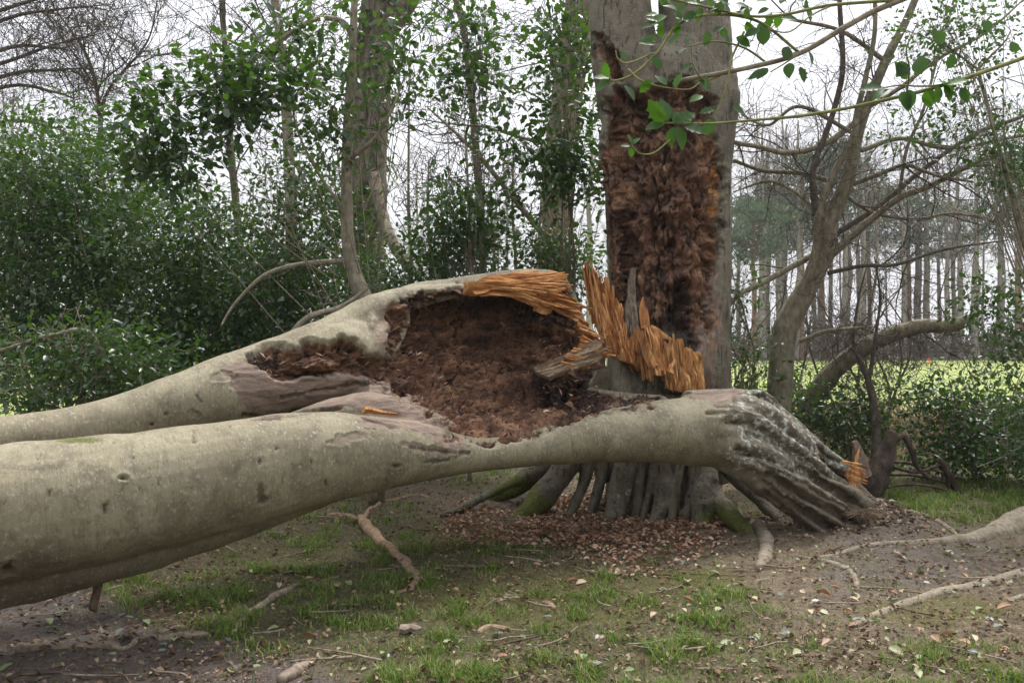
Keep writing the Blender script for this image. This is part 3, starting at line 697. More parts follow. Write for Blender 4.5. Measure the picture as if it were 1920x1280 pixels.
# ================================================================ STANDING BROKEN TRUNK
stump = thing('broken_beech_trunk', (1.4, 8.0, 0), 'standing broken beech trunk with rotten brown front, orange splinters and fluted roots', 'tree')
SB = np.array(stump.location)
acc = Acc()
def vch(rows, m): return pchain(rows, m)
col = [(1230, 960, 8.2, .50), (1235, 880, 8.2, .50), (1245, 780, 8.18, .53), (1250, 650, 8.15, .575), (1250, 500, 8.15, .57), (1250, 350, 8.15, .60), (1252, 240, 8.15, .60), (1258, 150, 8.15, .56), (1262, 90, 8.15, .40)]
P, R = vch(col, 60); acc.add(*tube(P, R, 40, rough=.05, seed=31))
P, R = vch([(1200, 260, 8.0, .30), (1182, 170, 7.98, .33), (1170, 80, 8.0, .31), (1163, 0, 8.0, .29), (1158, -200, 8.05, .27), (1150, -500, 8.1, .22), (1120, -900, 8.1, .12), (1110, -1100, 8.1, .03)], 60); acc.add(*tube(P, R, 30, rough=.06, seed=32))
P, R = vch([(1300, 260, 8.15, .34), (1300, 150, 8.1, .36), (1302, 70, 8.12, .34), (1300, 0, 8.15, .33), (1310, -250, 8.2, .28), (1330, -550, 8.3, .2), (1370, -950, 8.4, .08)], 60); acc.add(*tube(P, R, 30, rough=.06, seed=33))
P, R = vch([(1340, 330, 8.05, .14), (1345, 240, 8.0, .18), (1352, 170, 7.95, .18), (1368, 138, 7.9, .10), (1376, 128, 7.88, .05)], 24); acc.add(*tube(P, R, 20, rough=.1, seed=34))
P, R = vch([(1346, 900, 7.95, .16), (1340, 800, 7.85, .155), (1335, 700, 7.8, .165), (1335, 560, 7.82, .165), (1340, 420, 7.85, .15), (1340, 300, 7.9, .14)], 40); acc.add(*tube(P, R, 22, rough=.05, seed=35))
P, R = vch([(1160, 600, 7.95, .10), (1150, 480, 7.85, .10), (1142, 360, 7.82, .10), (1140, 280, 7.85, .09), (1150, 200, 7.85, .09)], 40); acc.add(*tube(P, R, 18, seed=36))
# buttress wall still carrying bark, and the roots running out of it
RT = [[(1090, 650, 7.75, .06), (1075, 740, 7.75, .10), (1040, 850, 7.85, .13), (1000, 885, 7.85, .11), (940, 915, 7.7, .065), (870, 950, 7.5, .045), (815, 972, 7.28, .03), (790, 985, 7.1, .015)],
      [(1100, 700, 7.8, .09), (1050, 840, 7.9, .12), (985, 905, 8.0, .10), (930, 930, 8.1, .07), (880, 940, 8.2, .04)],
      [(1120, 660, 7.6, .09), (1100, 780, 7.6, .13), (1062, 870, 7.6, .15), (1022, 925, 7.5, .15), (985, 968, 7.38, .12), (960, 995, 7.3, .06)],
      [(1130, 690, 7.6, .09), (1115, 800, 7.62, .10), (1098, 890, 7.6, .075), (1075, 950, 7.48, .055), (1055, 980, 7.38, .03)],
      [(1150, 690, 7.58, .08), (1140, 800, 7.62, .09), (1126, 900, 7.58, .065), (1112, 950, 7.5, .055), (1105, 975, 7.42, .03)],
      [(1160, 640, 7.5, .085), (1168, 740, 7.48, .13), (1172, 850, 7.42, .135), (1160, 930, 7.36, .13), (1148, 975, 7.25, .10), (1140, 1000, 7.2, .04)],
      [(1200, 690, 7.5, .09), (1203, 800, 7.5, .085), (1198, 900, 7.48, .07), (1192, 960, 7.36, .06), (1190, 985, 7.3, .03)],
      [(1218, 690, 7.45, .12), (1222, 760, 7.5, .10), (1218, 900, 7.55, .06), (1212, 960, 7.5, .04)],
      [(1250, 740, 7.45, .09), (1250, 830, 7.45, .11), (1246, 910, 7.38, .105), (1236, 960, 7.24, .085), (1224, 990, 7.08, .05), (1222, 1005, 7.0, .03)],
      [(1255, 905, 7.33, .07), (1262, 950, 7.2, .05), (1258, 985, 7.1, .03)],
      [(1290, 740, 7.5, .10), (1305, 850, 7.5, .11), (1300, 920, 7.4, .09), (1286, 975, 7.2, .07), (1278, 1010, 7.05, .03)],
      [(1325, 760, 7.6, .13), (1325, 860, 7.5, .115), (1335, 920, 7.25, .11), (1368, 965, 6.95, .10), (1400, 1000, 6.75, .075), (1420, 1030, 6.6, .035)],
      [(1325, 900, 7.3, .12), (1318, 950, 7.1, .13), (1310, 1000, 6.95, .09), (1300, 1030, 6.85, .04)],
      [(1340, 800, 7.7, .13), (1362, 870, 7.55, .10), (1405, 915, 7.4, .09), (1440, 955, 7.2, .07), (1478, 1000, 6.95, .055), (1500, 1025, 6.8, .03)],
      [(1232, 740, 7.45, .045), (1230, 850, 7.42, .045), (1212, 940, 7.34, .04), (1202, 985, 7.2, .025)], [(1275, 740, 7.42, .05), (1277, 850, 7.4, .05), (1268, 940, 7.28, .045), (1258, 990, 7.1, .025)],
      [(1285, 880, 7.95, .08), (1200, 880, 8.0, .12), (1120, 885, 8.0, .12)]]
for q, rows in enumerate(RT):
    P, R = pchain(rows, 36); acc.add(*tube(P, R * np.interp(np.linspace(0, 1, 36), [0, .5, 1], [.9, .74, .9]), 16, rough=.14, seed=60 + q))
V, fs = remesh(acc, .0125, 5)
V = V[:]; N = vnormals(V, fs)
if np.mean((N[:, :2] * (V[:, :2] - SB[:2])).sum(1)) < 0: N = -N
px, py = proj(V); front = ((((np.array([0, 0, CAMZ]) - V) * N).sum(1) > -.3) | (px < 1170) & (py > 300)) & (V[:, 1] < 8.3)
nz = fbm(V * 6, 4, 70); nz2 = fbm(V * 20, 3, 71); jag = (nz - .5) * 60 + (nz2 - .5) * 26
SROT = [(1150, 168), (1200, 172), (1250, 150), (1300, 158), (1335, 190), (1348, 260), (1352, 330), (1352, 430), (1346, 480), (1330, 540), (1322, 640), (1320, 735), (1140, 735), (1060, 600), (1060, 400), (1080, 300), (1138, 275), (1135, 200)]
m_rot = pm(SROT, 9, .6); m_rot = np.maximum(m_rot, pm([(1110, 65), (1135, 75), (1160, 130), (1165, 150), (1130, 150), (1112, 110)], 6, .5))
m_rot = m_rot * (1 - sstep(7.86, 7.66, V[:, 1] + (nz - .5) * .25) * sstep(600, 640, py + jag * .4))
m_torn = .62 * pm([(1342, 310), (1354, 310), (1352, 420), (1343, 460), (1338, 400)], 5, .4)
m_torn = np.maximum(m_torn, .42 * pm([(1325, 560), (1345, 570), (1342, 690), (1325, 700)], 8, .5))
m_bare = pm([(1300, 470), (1345, 440), (1350, 600), (1340, 740), (1300, 740)], 10, .6)
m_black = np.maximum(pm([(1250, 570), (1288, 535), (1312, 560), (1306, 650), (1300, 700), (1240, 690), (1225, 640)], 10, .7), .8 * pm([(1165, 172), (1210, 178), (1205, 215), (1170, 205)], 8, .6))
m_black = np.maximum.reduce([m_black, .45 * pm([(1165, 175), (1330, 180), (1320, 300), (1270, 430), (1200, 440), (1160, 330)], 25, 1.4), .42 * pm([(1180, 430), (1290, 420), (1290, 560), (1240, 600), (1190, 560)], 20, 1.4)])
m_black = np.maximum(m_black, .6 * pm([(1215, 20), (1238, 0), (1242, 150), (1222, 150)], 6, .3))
ch = np.abs(fbm(V * np.array([7, 7, 4.]), 4, 72) - .5) * 2
d = m_rot * (-.09 + .24 * (ch - .25) + .07 * (fbm(V * np.array([17, 17, 9.]), 3, 73) - .5) + .03 * (fbm(V * 45, 2, 74) - .5) + .03 * (fbm(V * np.array([32, 32, 4.]), 2, 77) - .5))
for (cx, cy, rx, ry, dep) in [(1190, 310, 22, 40, .10), (1270, 350, 16, 40, .07), (1215, 440, 14, 30, .08), (1263, 455, 10, 8, .1), (1185, 190, 20, 14, .08), (1175, 460, 16, 22, .07), (1230, 520, 12, 30, .06)]:
    d -= dep * sstep(1.4, .3, np.hypot((px - cx) / rx, (py - cy) / ry) + (nz2 - .5) * .6) * front
for (cx, cy, rx, ry, dep) in [(1305, 480, 18, 30, .09), (1293, 515, 14, 18, .08), (1325, 330, 18, 70, .05)]:
    d += dep * sstep(1.3, .3, np.hypot((px - cx) / rx, (py - cy) / ry) + (nz2 - .5) * .7) * front
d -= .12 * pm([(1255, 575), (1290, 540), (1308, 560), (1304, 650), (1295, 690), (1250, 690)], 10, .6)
ck = np.abs(fbm(V * np.array([6, 6, 2.2]), 3, 78) - .5); ck2 = np.abs(fbm(V * np.array([5, 5, 9.]), 3, 79) - .5)
crk = np.maximum(sstep(.035, .0, ck), .7 * sstep(.03, .0, ck2)); d -= m_rot * crk * .06; m_black = np.maximum(m_black, m_rot * crk * .8)
low = sstep(1.0, .2, V[:, 2])
d += (1 - m_rot) * ((fbm(V * 4, 3, 75) - .5) * .03 + low * (fbm(V * 11, 3, 76) - .5) * .02)
V = V + N * d[:, None]
moss = np.clip(sstep(.5, .0, V[:, 2]) * .35 + .9 * np.exp(-(((px - 975) / 45) ** 2 + ((py - 955) / 35) ** 2)) + .7 * np.exp(-(((px - 960) / 40) ** 2 + ((py - 905) / 22) ** 2)) + .45 * np.exp(-(((px - 1370) / 60) ** 2 + ((py - 970) / 30) ** 2)), 0, 1)
lichen = .18 + .2 * np.exp(-(((px - 1190) / 30) ** 2 + ((py - 920) / 40) ** 2))
a2 = Acc(); a2.add(V, *fs)
STR = build(a2, 'trunk', MAT['beech_stump'], stump, rot=m_rot, bare=m_bare, torn=m_torn, dark=0 * m_rot, moss=moss, lichen=lichen, black=m_black, old=sstep(.6, .0, V[:, 2]) * .3)
print('stump verts', len(V))
rfrag(V, N, m_rot * (m_rot > .7) * (V[:, 2] < 4.6), 1300, (0, 0, 1.), 16, stump, .015, .05)

# splintered rim
r = np.random.default_rng(8)
def rim(u):     # u 0..1 along the rim -> base px,py, top py, Y
    bx = np.interp(u, [0, .12, .25, .4, .55, .7, .85, 1], [1108, 1128, 1150, 1175, 1208, 1245, 1282, 1318])
    by = np.interp(u, [0, .12, .25, .4, .55, .7, .85, 1], [585, 620, 650, 672, 690, 700, 730, 730])
    ht = np.interp(u, [0, .06, .15, .28, .34, .42, .55, .62, .7, .78, .9, 1], [85, 115, 110, 95, 60, 45, 42, 50, 45, 70, 95, 70])
    Y = np.interp(u, [0, .25, .5, .75, 1], [7.55, 7.42, 7.36, 7.36, 7.45])
    lean = np.interp(u, [0, .3, .5, .7, .8, 1], [-14, -16, -2, -4, -10, -3])
    return bx, by, ht, Y, lean
torn_slab(stump, [(1106, 590, 7.54), (1130, 625, 7.48), (1155, 655, 7.42), (1180, 676, 7.38)], [(1094, 480, 7.64), (1112, 488, 7.62), (1132, 505, 7.62), (1160, 560, 7.6)], 90, 34, .12, .38, 31, 'torn_wood', .07)
torn_slab(stump, [(1150, 668, 7.38), (1180, 682, 7.33), (1200, 692, 7.31)], [(1140, 590, 7.5), (1162, 605, 7.45), (1196, 612, 7.42)], 64, 26, .10, .5, 32, 'torn_wood', .06)
torn_slab(stump, [(1222, 702, 7.27), (1238, 704, 7.26), (1254, 700, 7.28)], [(1198, 606, 7.3), (1212, 598, 7.28), (1228, 606, 7.3)], 50, 28, .09, .3, 33, 'torn_wood', .05)
torn_slab(stump, [(1250, 728, 7.32), (1285, 736, 7.32), (1322, 732, 7.40)], [(1232, 630, 7.4), (1262, 610, 7.36), (1290, 632, 7.36), (1318, 658, 7.42)], 90, 34, .11, .42, 34, 'torn_wood', .08)
for q in range(90):
    u = (q + r.uniform(0, 1)) / 90; bx, by, ht, Y, lean = rim(u)
    h = ht * r.uniform(.3, 1.1); dy = r.uniform(-.05, .16)
    add_splinter(stump, W(bx + 4, by + r.uniform(4, 26), Y + .04 + dy), W(bx + lean * r.uniform(.6, 1.5), by - h, Y + dy), r.uniform(.010, .045), r.uniform(.010, .035), (1, r.uniform(-.6, .6), 0), 1400 + q, segs=6, bend=r.uniform(-.05, .05))
# the tall plank leaning left
for q in range(14):
    u = q / 13; t = r.uniform(.75, 1.1)
    b = W(1132 + 38 * u, 628 + 16 * r.uniform(0, 1), 7.5 + .1 * r.uniform(-1, 1)); tp = W(1099 + 46 * u + r.uniform(-4, 4), 484 + 60 * u ** 1.3 + (1 - t) * 60, 7.62 + .08 * r.uniform(-1, 1))
    add_splinter(stump, b, tp, r.uniform(.014, .045), .03, (1, .1, 0), 1700 + q, segs=6)
# grey upright slab behind the rim and the single spikes
MAT['grey_wood'] = simple_bark('grey_wood', (.05, .035, .025), (.16, .125, .09), (.34, .29, .22), 45, .3)
add_splinter(stump, W(1176, 690, 7.55), W(1178, 502, 7.6), .12, .06, (1, .2, 0), 700, mat='grey_wood', name='wood_slab', segs=7)
add_splinter(stump, W(1190, 695, 7.5), W(1188, 560, 7.58), .10, .05, (1, .1, 0), 701, mat='grey_wood', name='wood_slab', segs=7)
for q, (x0, y0, x1, y1, wd, Y) in enumerate([(1214, 640, 1213, 556, .085, 7.32), (1218, 615, 1260, 640, .05, 7.3), (1212, 612, 1202, 614, .03, 7.28), (1228, 690, 1206, 610, .10, 7.30), (1240, 698, 1216, 618, .10, 7.29),
                                               (1232, 685, 1216, 640, .05, 7.25), (1258, 700, 1270, 676, .06, 7.25), (1240, 696, 1220, 640, .06, 7.24)]):
    add_splinter(stump, W(x0, y0, Y), W(x1, y1, Y + .02), wd, .035, (1, 0, 0), 720 + q, segs=6)
# ================================================================ LEAVES
MAT['holly_leaf'] = leaf_mat('holly_leaf', [(0.0, (.012, .030, .011)), (.35, (.022, .054, .015)), (.7, (.038, .088, .021)), (.93, (.08, .145, .034)), (1.0, (.15, .20, .06))], (.11, .24, .02), .31, .24, .5, clump=.4)
MAT['holly_leaf_near'] = leaf_mat('holly_leaf_near', [(0.0, (.014, .042, .010)), (.55, (.026, .072, .013)), (.88, (.045, .115, .018)), (1.0, (.10, .20, .028))], (.10, .24, .018), .42, .4, .28, obj=True)
MAT['ivy_leaf'] = leaf_mat('ivy_leaf', [(0.0, (.022, .05, .014)), (.5, (.04, .095, .022)), (1.0, (.09, .16, .035))], (.14, .28, .03), .4, .3, .4)
MAT['twig'] = simple_bark('twig', (.05, .042, .030), (.11, .092, .066), (.19, .165, .12), 30, 1)
MAT['green_twig'] = simple_bark('green_twig', (.07, .075, .03), (.14, .15, .06), (.22, .23, .11), 30, 1)
MAT['stem'] = simple_bark('stem', (.13, .113, .08), (.25, .22, .16), (.38, .335, .255), 22, .6, moss=.08)
MAT['dark_branch'] = simple_bark('dark_branch', (.045, .037, .03), (.095, .079, .062), (.17, .145, .115), 25, .7)
MAT['oak_bark'] = simple_bark('oak_bark', (.11, .088, .06), (.24, .20, .145), (.38, .33, .245), 14, .25, bump=1, bd=.05)
MAT['beige_bark'] = simple_bark('beige_bark', (.12, .095, .065), (.22, .18, .125), (.32, .27, .19), 9, .4)
MAT['tree_bark'] = simple_bark('tree_bark', (.10, .088, .058), (.205, .18, .125), (.31, .275, .20), 26, .35, moss=.1)

def tmpl(side, fold=.12, curl=.1, wave=0.0, mids=(0, .5, 1.0)):
    """leaf blade: midrib along +X, two halves fanned from the midrib. returns V, T"""
    V = [(m, 0, -curl * m * m) for m in mids]; T = []
    nm = len(mids)
    for s in (1, -1):
        k = len(V); pts = [(x, s * y, fold * y * 2 - curl * x * x + wave * (1 if q % 2 else -1) * .5) for q, (x, y) in enumerate(side)]
        V += pts; ring = [0] + list(range(k, k + len(pts))) + [nm - 1]
        mid = [int(np.argmin([abs(m - (V[a][0] + V[b][0]) / 2) for m in mids[1:-1]])) + 1 for a, b in zip(ring[:-1], ring[1:])]
        prev = None
        for (a, b), c in zip(zip(ring[:-1], ring[1:]), mid):
            if prev is not None and prev != c: T.append((a, c, prev) if s > 0 else (a, prev, c))
            T.append((a, b, c) if s < 0 else (b, a, c)); prev = c
    T = [t for t in T if len(set(t)) == 3]
    return np.array(V, float), np.array(T)
HOLLY = tmpl([(.16, .15), (.36, .29), (.52, .19), (.74, .25)], .16, .12)
HOLLY_S = tmpl([(.22, .2), (.48, .29), (.76, .2)], .14, .12)
def strip(side, fold=.12, curl=.1, wave=0.0):
    n = len(side); V = [(0, 0, 0)] + [(x, 0, -curl * x * x) for x, y in side] + [(1, 0, -curl)]
    T = []
    for s in (1, -1):
        k = len(V); V += [(x, s * y, fold * y * 1.6 - curl * x * x + wave * (1 if q % 3 == 0 else -.5)) for q, (x, y) in enumerate(side)]
        def t(a, b, c): T.append((a, b, c) if s > 0 else (a, c, b))
        t(0, 1, k); t(n, n + 1, k + n - 1)
        for q in range(n - 1): t(1 + q, 2 + q, k + q + 1); t(1 + q, k + q + 1, k + q)
    return np.array(V, float), np.array(T)
HOLLY_N = strip([(.06, .06), (.14, .16), (.20, .20), (.25, .30), (.32, .24), (.42, .26), (.49, .35), (.56, .25), (.66, .22), (.74, .28), (.80, .16), (.92, .07)], .14, .14, .02)
HOLLY_R = strip([(.05, .07), (.12, .17), (.22, .26), (.35, .32), (.5, .325), (.65, .28), (.8, .18), (.92, .075)], .14, .18)
BEECH = tmpl([(.15, .16), (.38, .29), (.62, .28), (.85, .14)], .25, .15)
BEECH2 = tmpl([(.15, .16), (.38, .27), (.62, .26), (.85, .13)], .55, -.25)

def frames(D, U):
    D = unit(D); Yv = unit(np.cross(U, D)); Z = np.cross(D, Yv); return D, Yv, Z
def scatter(tp, P, D, U, S):
    V, T = tp; X, Yv, Z = frames(D, U); n = len(P)
    o = P[:, None, :] + S[:, None, None] * (V[None, :, 0, None] * X[:, None, :] + V[None, :, 1, None] * Yv[:, None, :] + V[None, :, 2, None] * Z[:, None, :])
    F = (T[None] + (np.arange(n) * len(V))[:, None, None]).reshape(-1, 3)
    return o.reshape(-1, 3), F
LEAFME = {}
def leaf_mesh(key, tp, mat):
    if key not in LEAFME:
        me = to_mesh('leaf', tp[0], [tp[1]], True); me.materials.append(mat); LEAFME[key] = me
    return LEAFME[key]
def leaf_obj(name, key, tp, mat, P, D, U, S, parent=None):
    me = leaf_mesh(key, tp, mat)
    o = bpy.data.objects.new(name, me); COL.objects.link(o)
    X, Yv, Z = frames(np.array([D]), np.array([U]))
    off = np.array(parent.location) if parent is not None else np.zeros(3)
    if parent is not None: o.parent = parent
    m = np.eye(4); m[:3, 0] = X[0] * S; m[:3, 1] = Yv[0] * S; m[:3, 2] = Z[0] * S; m[:3, 3] = np.array(P) - off
    o.matrix_local = Matrix(m.tolist()); return o

# ================================================================ HOLLY BUSHES
def bush(name, base, crowns, label, cat, seed, group=None, leaves=12, size=.06, tp=None, mat='holly_leaf', wood='stem', trunk_r=.04, gap=.40, nparts=0, spread=.125, via=None, twig_r=.004, limbs=(), wands=45):
    r = np.random.default_rng(seed)
    root = thing(name, base, label, cat, group)
    tp = tp or HOLLY_S
    C = []
    for (c, rad, n) in crowns:
        c = np.array(c, float); rad = np.array(rad, float); got = 0
        while got < n:
            u = r.normal(size=(n * 2, 3)); u = unit(u) * (r.uniform(0, 1, n * 2) ** .45)[:, None]
            p = c + u * rad; keep = (fbm(p * 1.5, 3, seed + 7) > gap) & (p[:, 2] > .06)
            p = p[keep][:n - got]; C.append(p); got += max(len(p), n // 30 + 1)
    C = np.vstack(C); r.shuffle(C)
    base = np.array(base, float)
    if via is None:
        m = C.mean(0); via = [base, base + (m - base) * .5 + r.normal(0, .12, 3) * np.array([1, 1, .3]), m + np.array([0, 0, .3])]
    TP = crs(via, 24); TR = np.linspace(trunk_r, trunk_r * .3, 24)
    A = Acc(); A.add(*tube(TP, TR, 8, rough=.1, seed=seed))
    nodes = [TP]; NR = [TR]
    for pts, r0, r1 in limbs:
        LPp = crs(pts, 8 * len(pts)); LR = np.linspace(r0, r1, len(LPp)); A.add(*tube(LPp, LR, 8, rough=.1, seed=seed + 1)); nodes.append(LPp); NR.append(LR)
    ND = np.vstack(nodes); NRr = np.concatenate(NR)
    # main limbs first: coarse subset, then every clump joins the nearest node
    ordr = np.argsort([np.min(np.linalg.norm(TP - c, axis=1)) for c in C])
    main = r.choice(len(C), min(14, len(C)), replace=False)
    ms = set(main.tolist()); seq = list(main) + [i for i in ordr if i not in ms]
    LP, LD, LU, LS = [], [], [], []; TWP, TWR = [], []
    buf = np.zeros((len(C) * 3 + 4000, 3)); rb = np.zeros(len(buf)); k = len(ND); buf[:k] = ND; rb[:k] = NRr
    for q, i in enumerate(seq):
        c = C[i]; dd = np.linalg.norm(buf[:k] - c, axis=1) + np.maximum(buf[:k, 2] - c[2], 0) * .6
        j = int(np.argmin(dd)); s = buf[j]; L = np.linalg.norm(c - s) + 1e-4
        m1 = s + (c - s) * .5 + r.normal(0, .10, 3) * L + np.array([0, 0, .06 * L])
        ns = 8 if q < len(main) else 3
        P = crs([s, m1, c], max(ns, 3)); r0 = min(rb[j] * .8, max(twig_r * (1.5 if q >= len(main) else 3), L * .012)); R = np.linspace(r0, max(twig_r * .6, r0 * .35), len(P))
        if q < len(main): A.add(*tube(P, R, 5, cap=False))
        else: TWP.append(P); TWR.append(R)
        if k + len(P) < len(buf): buf[k:k + len(P) - 1] = P[1:]; rb[k:k + len(P) - 1] = R[1:]; k += len(P) - 1
        dr = unit(c - s); n = r.integers(int(leaves * .6), int(leaves * 1.4) + 1)
        sp = r.normal(0, 1, (n, 3)) * spread * np.array([1, 1, .75])
        LP.append(c + sp); LD.append(unit(dr * .5 + unit(sp) * .8 + r.normal(0, .5, (n, 3)) + np.array([0, 0, -.15]))); LU.append(np.array([0, 0, 1.]) + r.normal(0, .55, (n, 3))); LS.append(size * r.uniform(.5, 1.35, n))
    wn_ = r.integers(0, len(C), wands); ws = buf[r.integers(0, 24, wands)]; we = C[wn_] + r.normal(0, .15, (wands, 3)) + np.array([0, 0, .1]); wm = (ws + we) / 2 + r.normal(0, .12, (wands, 3))
    if wands: A.add(*tubes(np.stack([ws * (1 - t) ** 2 + 2 * wm * t * (1 - t) + we * t * t for t in np.linspace(.15, 1.1, 7)], 1), np.tile(np.linspace(.006, .0025, 7), (wands, 1)), 3))
    if TWP: A.add(*tubes(np.array(TWP), np.array(TWR), 3))
    build(A, 'trunk', MAT[wood], root)
    LP, LD, LU, LS = map(lambda z: np.concatenate(z), (LP, LD, LU, LS))
    ok = LP[:, 2] > .02; LP, LD, LU, LS = LP[ok], LD[ok], LU[ok], LS[ok]
    singles = []
    if nparts:
        px, py = proj(LP); vis = (px > 0) & (px < 1920) & (py > 0) & (py < 900)
        sc = np.where(vis, LS / LP[:, 1], 0); top = np.argsort(-sc)[:nparts]; top = [t for t in top if sc[t] > 0]
        singles = [(LP[t], LD[t], LU[t], LS[t]) for t in top]
        kp = np.ones(len(LP), bool); kp[top] = False; LP, LD, LU, LS = LP[kp], LD[kp], LU[kp], LS[kp]
    B = Acc(); v, f = scatter(tp, LP, LD, LU, LS); B.add(v, f)
    crown = build(B, 'crown', MAT[mat], root, kind='stuff')
    for sg in singles: leaf_obj('leaf', mat + '_part', tp, MAT[mat], *sg, root).parent = crown
    return root
def pe(px, py, Y, rx, ry, rz): return (W(px, py, Y), (rx / FPX * Y, rz, ry / FPX * Y))
def base_at(px, Y): x = (px - CX) / FPX * Y; return (x, Y, gz(x, Y) - .03)
GH = 'holly bushes behind the fallen trunk'
bush('holly_bush', base_at(60, 9.3), [(*pe(70, 360, 9.3, 230, 170, .9), 760), (*pe(60, 600, 9.0, 250, 190, .8), 620)], 'tallest dense dark holly bush behind the thin end of the fallen trunk', 'bush', 201, GH, 13, .062, HOLLY, nparts=120)
bush('holly_bush', base_at(330, 9.0), [(*pe(330, 520, 9.0, 210, 170, .8), 800), (*pe(380, 690, 8.7, 230, 130, .7), 420)], 'broad green holly bush behind the pale upper limb, below the arching bough', 'bush', 202, GH, 13, .06, HOLLY, nparts=120)
bush('holly_bush', base_at(120, 7.4), [(*pe(120, 690, 7.2, 260, 90, .5), 300)], 'low bright holly bush hugging the far side of the pale upper limb', 'bush', 203, GH, 12, .058, HOLLY, nparts=150)
bush('holly_bush', base_at(560, 8.6), [(*pe(545, 560, 8.6, 130, 110, .6), 260), (*pe(560, 380, 8.9, 120, 130, .6), 150)], 'loose holly bush left of the bent pale holly stem', 'bush', 204, GH, 12, .062, HOLLY, nparts=100)
bush('holly_sapling', base_at(1010, 9.5), [(*pe(1000, 170, 8.8, 150, 190, .6), 120), (*pe(1080, 330, 8.8, 80, 160, .4), 60)], 'airy holly sapling with sparse leaves beside the tall broken trunk', 'sapling', 205, None, 15, .085, HOLLY, gap=.5, nparts=260, trunk_r=.03)
bush('holly_sapling', base_at(880, 9.2), [(*pe(870, 110, 9.0, 70, 110, .5), 50), (*pe(880, 420, 9.0, 110, 90, .5), 80)], 'slim holly sapling with airy leaves between the ivy clad oak and the beige trunk', 'sapling', 206, None, 14, .085, HOLLY, gap=.5, nparts=180, trunk_r=.025)
bush('holly_bush', base_at(850, 9.8), [(*pe(850, 500, 9.6, 230, 75, .7), 420), (*pe(1050, 500, 9.6, 90, 90, .5), 150), (*pe(830, 640, 9.6, 250, 110, .6), 200)], 'wide dark holly bush behind the open hollow of the fallen trunk', 'bush', 207, GH, 12, .06, HOLLY, nparts=60)
bush('holly_bush', base_at(150, 11.2), [(*pe(140, 430, 11.2, 300, 190, .9), 620), (*pe(200, 620, 11.2, 330, 160, .9), 420)], 'dark holly thicket farther back behind the tallest holly bush', 'bush', 216, GH, 13, .085, HOLLY_S, nparts=0, gap=.3)
bush('holly_bush', base_at(520, 11.4), [(*pe(480, 560, 11.4, 220, 170, .9), 480), (*pe(600, 450, 11.4, 120, 130, .7), 120)], 'shaded holly thicket farther back behind the loose holly bush', 'bush', 217, GH, 13, .085, HOLLY_S, nparts=0, gap=.34)
# bent pale holly stem with its arching bough
bush('holly_tree', base_at(705, 8.0), [(*pe(480, 150, 6.9, 130, 80, .3), 85), (*pe(360, 200, 6.7, 120, 60, .3), 100), (*pe(290, 290, 6.8, 90, 70, .3), 80), (*pe(610, 230, 7.8, 60, 200, .4), 70), (*pe(760, 110, 8.0, 60, 130, .4), 50), (*pe(560, 60, 7.4, 60, 60, .3), 30)],
     'holly tree with a bent pale grey stem and a long leafy bough arching left', 'tree', 208, None, 9, .085, HOLLY, gap=.3, nparts=300, trunk_r=.085,
     via=[base_at(705, 8.0), W(700, 620, 8.0), W(672, 535, 8.0), W(654, 470, 8.0), W(650, 370, 8.0), W(653, 230, 8.0), W(660, 120, 8.0), W(664, 20, 8.0), W(670, -150, 8.0)], twig_r=.005, limbs=[([W(662, 70, 8.0), W(640, 40, 7.9), W(590, 37, 7.5), W(525, 75, 7.2), W(450, 130, 6.9), W(375, 172, 6.8), W(300, 197, 6.7)], .03, .006), ([W(652, 300, 8.0), W(700, 262, 7.9), W(735, 205, 7.8), W(760, 140, 7.8)], .025, .006), ([W(650, 400, 8.0), W(600, 330, 7.9), W(560, 250, 7.8), W(540, 160, 7.7)], .02, .005), ([W(654, 490, 8.0), W(600, 492, 7.9), W(540, 500, 7.8), W(490, 520, 7.7), W(440, 570, 7.6), W(415, 610, 7.5)], .03, .010)])
# right side
GR = 'holly bushes along the field edge'
bush('holly_bush', base_at(1600, 9.6), [(*pe(1600, 790, 9.4, 130, 65, .5), 190), (*pe(1470, 750, 9.8, 70, 60, .4), 80)], 'sparse holly bush between the forked tree and the snapped stump', 'bush', 211, GR, 12, .062, HOLLY, nparts=140)
bush('holly_bush', base_at(1830, 9.4), [(*pe(1830, 830, 9.2, 170, 75, .5), 300), (*pe(1790, 745, 9.4, 150, 50, .5), 130)], 'low spreading holly bush in front of the mown field', 'bush', 212, GR, 12, .062, HOLLY, nparts=160)
bush('holly_bush', base_at(1990, 8.4), [(*pe(1930, 820, 8.4, 120, 80, .4), 170), (*pe(1880, 560, 8.2, 90, 70, .35), 70), (*pe(1930, 660, 8.3, 80, 70, .35), 70)], 'tall holly bush with a leafy spray hanging over the field edge', 'bush', 213, GR, 11, .06, HOLLY, nparts=140)
bush('holly_tree', base_at(2060, 7.6), [(*pe(1860, 190, 7.6, 80, 170, .4), 120), (*pe(1780, 60, 7.6, 120, 60, .4), 70), (*pe(1930, 330, 7.6, 70, 90, .4), 50), (*pe(1700, 250, 7.8, 70, 30, .3), 22)], 'holly tree reaching in with small dark sprays over the forked bare tree', 'tree', 214, None, 10, .05, HOLLY, gap=.4, nparts=150, trunk_r=.05)
bush('holly_sapling', base_at(1420, 9.0), [(*pe(1400, 690, 8.9, 45, 90, .3), 50), (*pe(1385, 520, 8.9, 25, 60, .25), 14)], 'small holly sapling squeezed between the broken trunk and the forked tree', 'sapling', 215, None, 11, .06, HOLLY, nparts=60, trunk_r=.015)

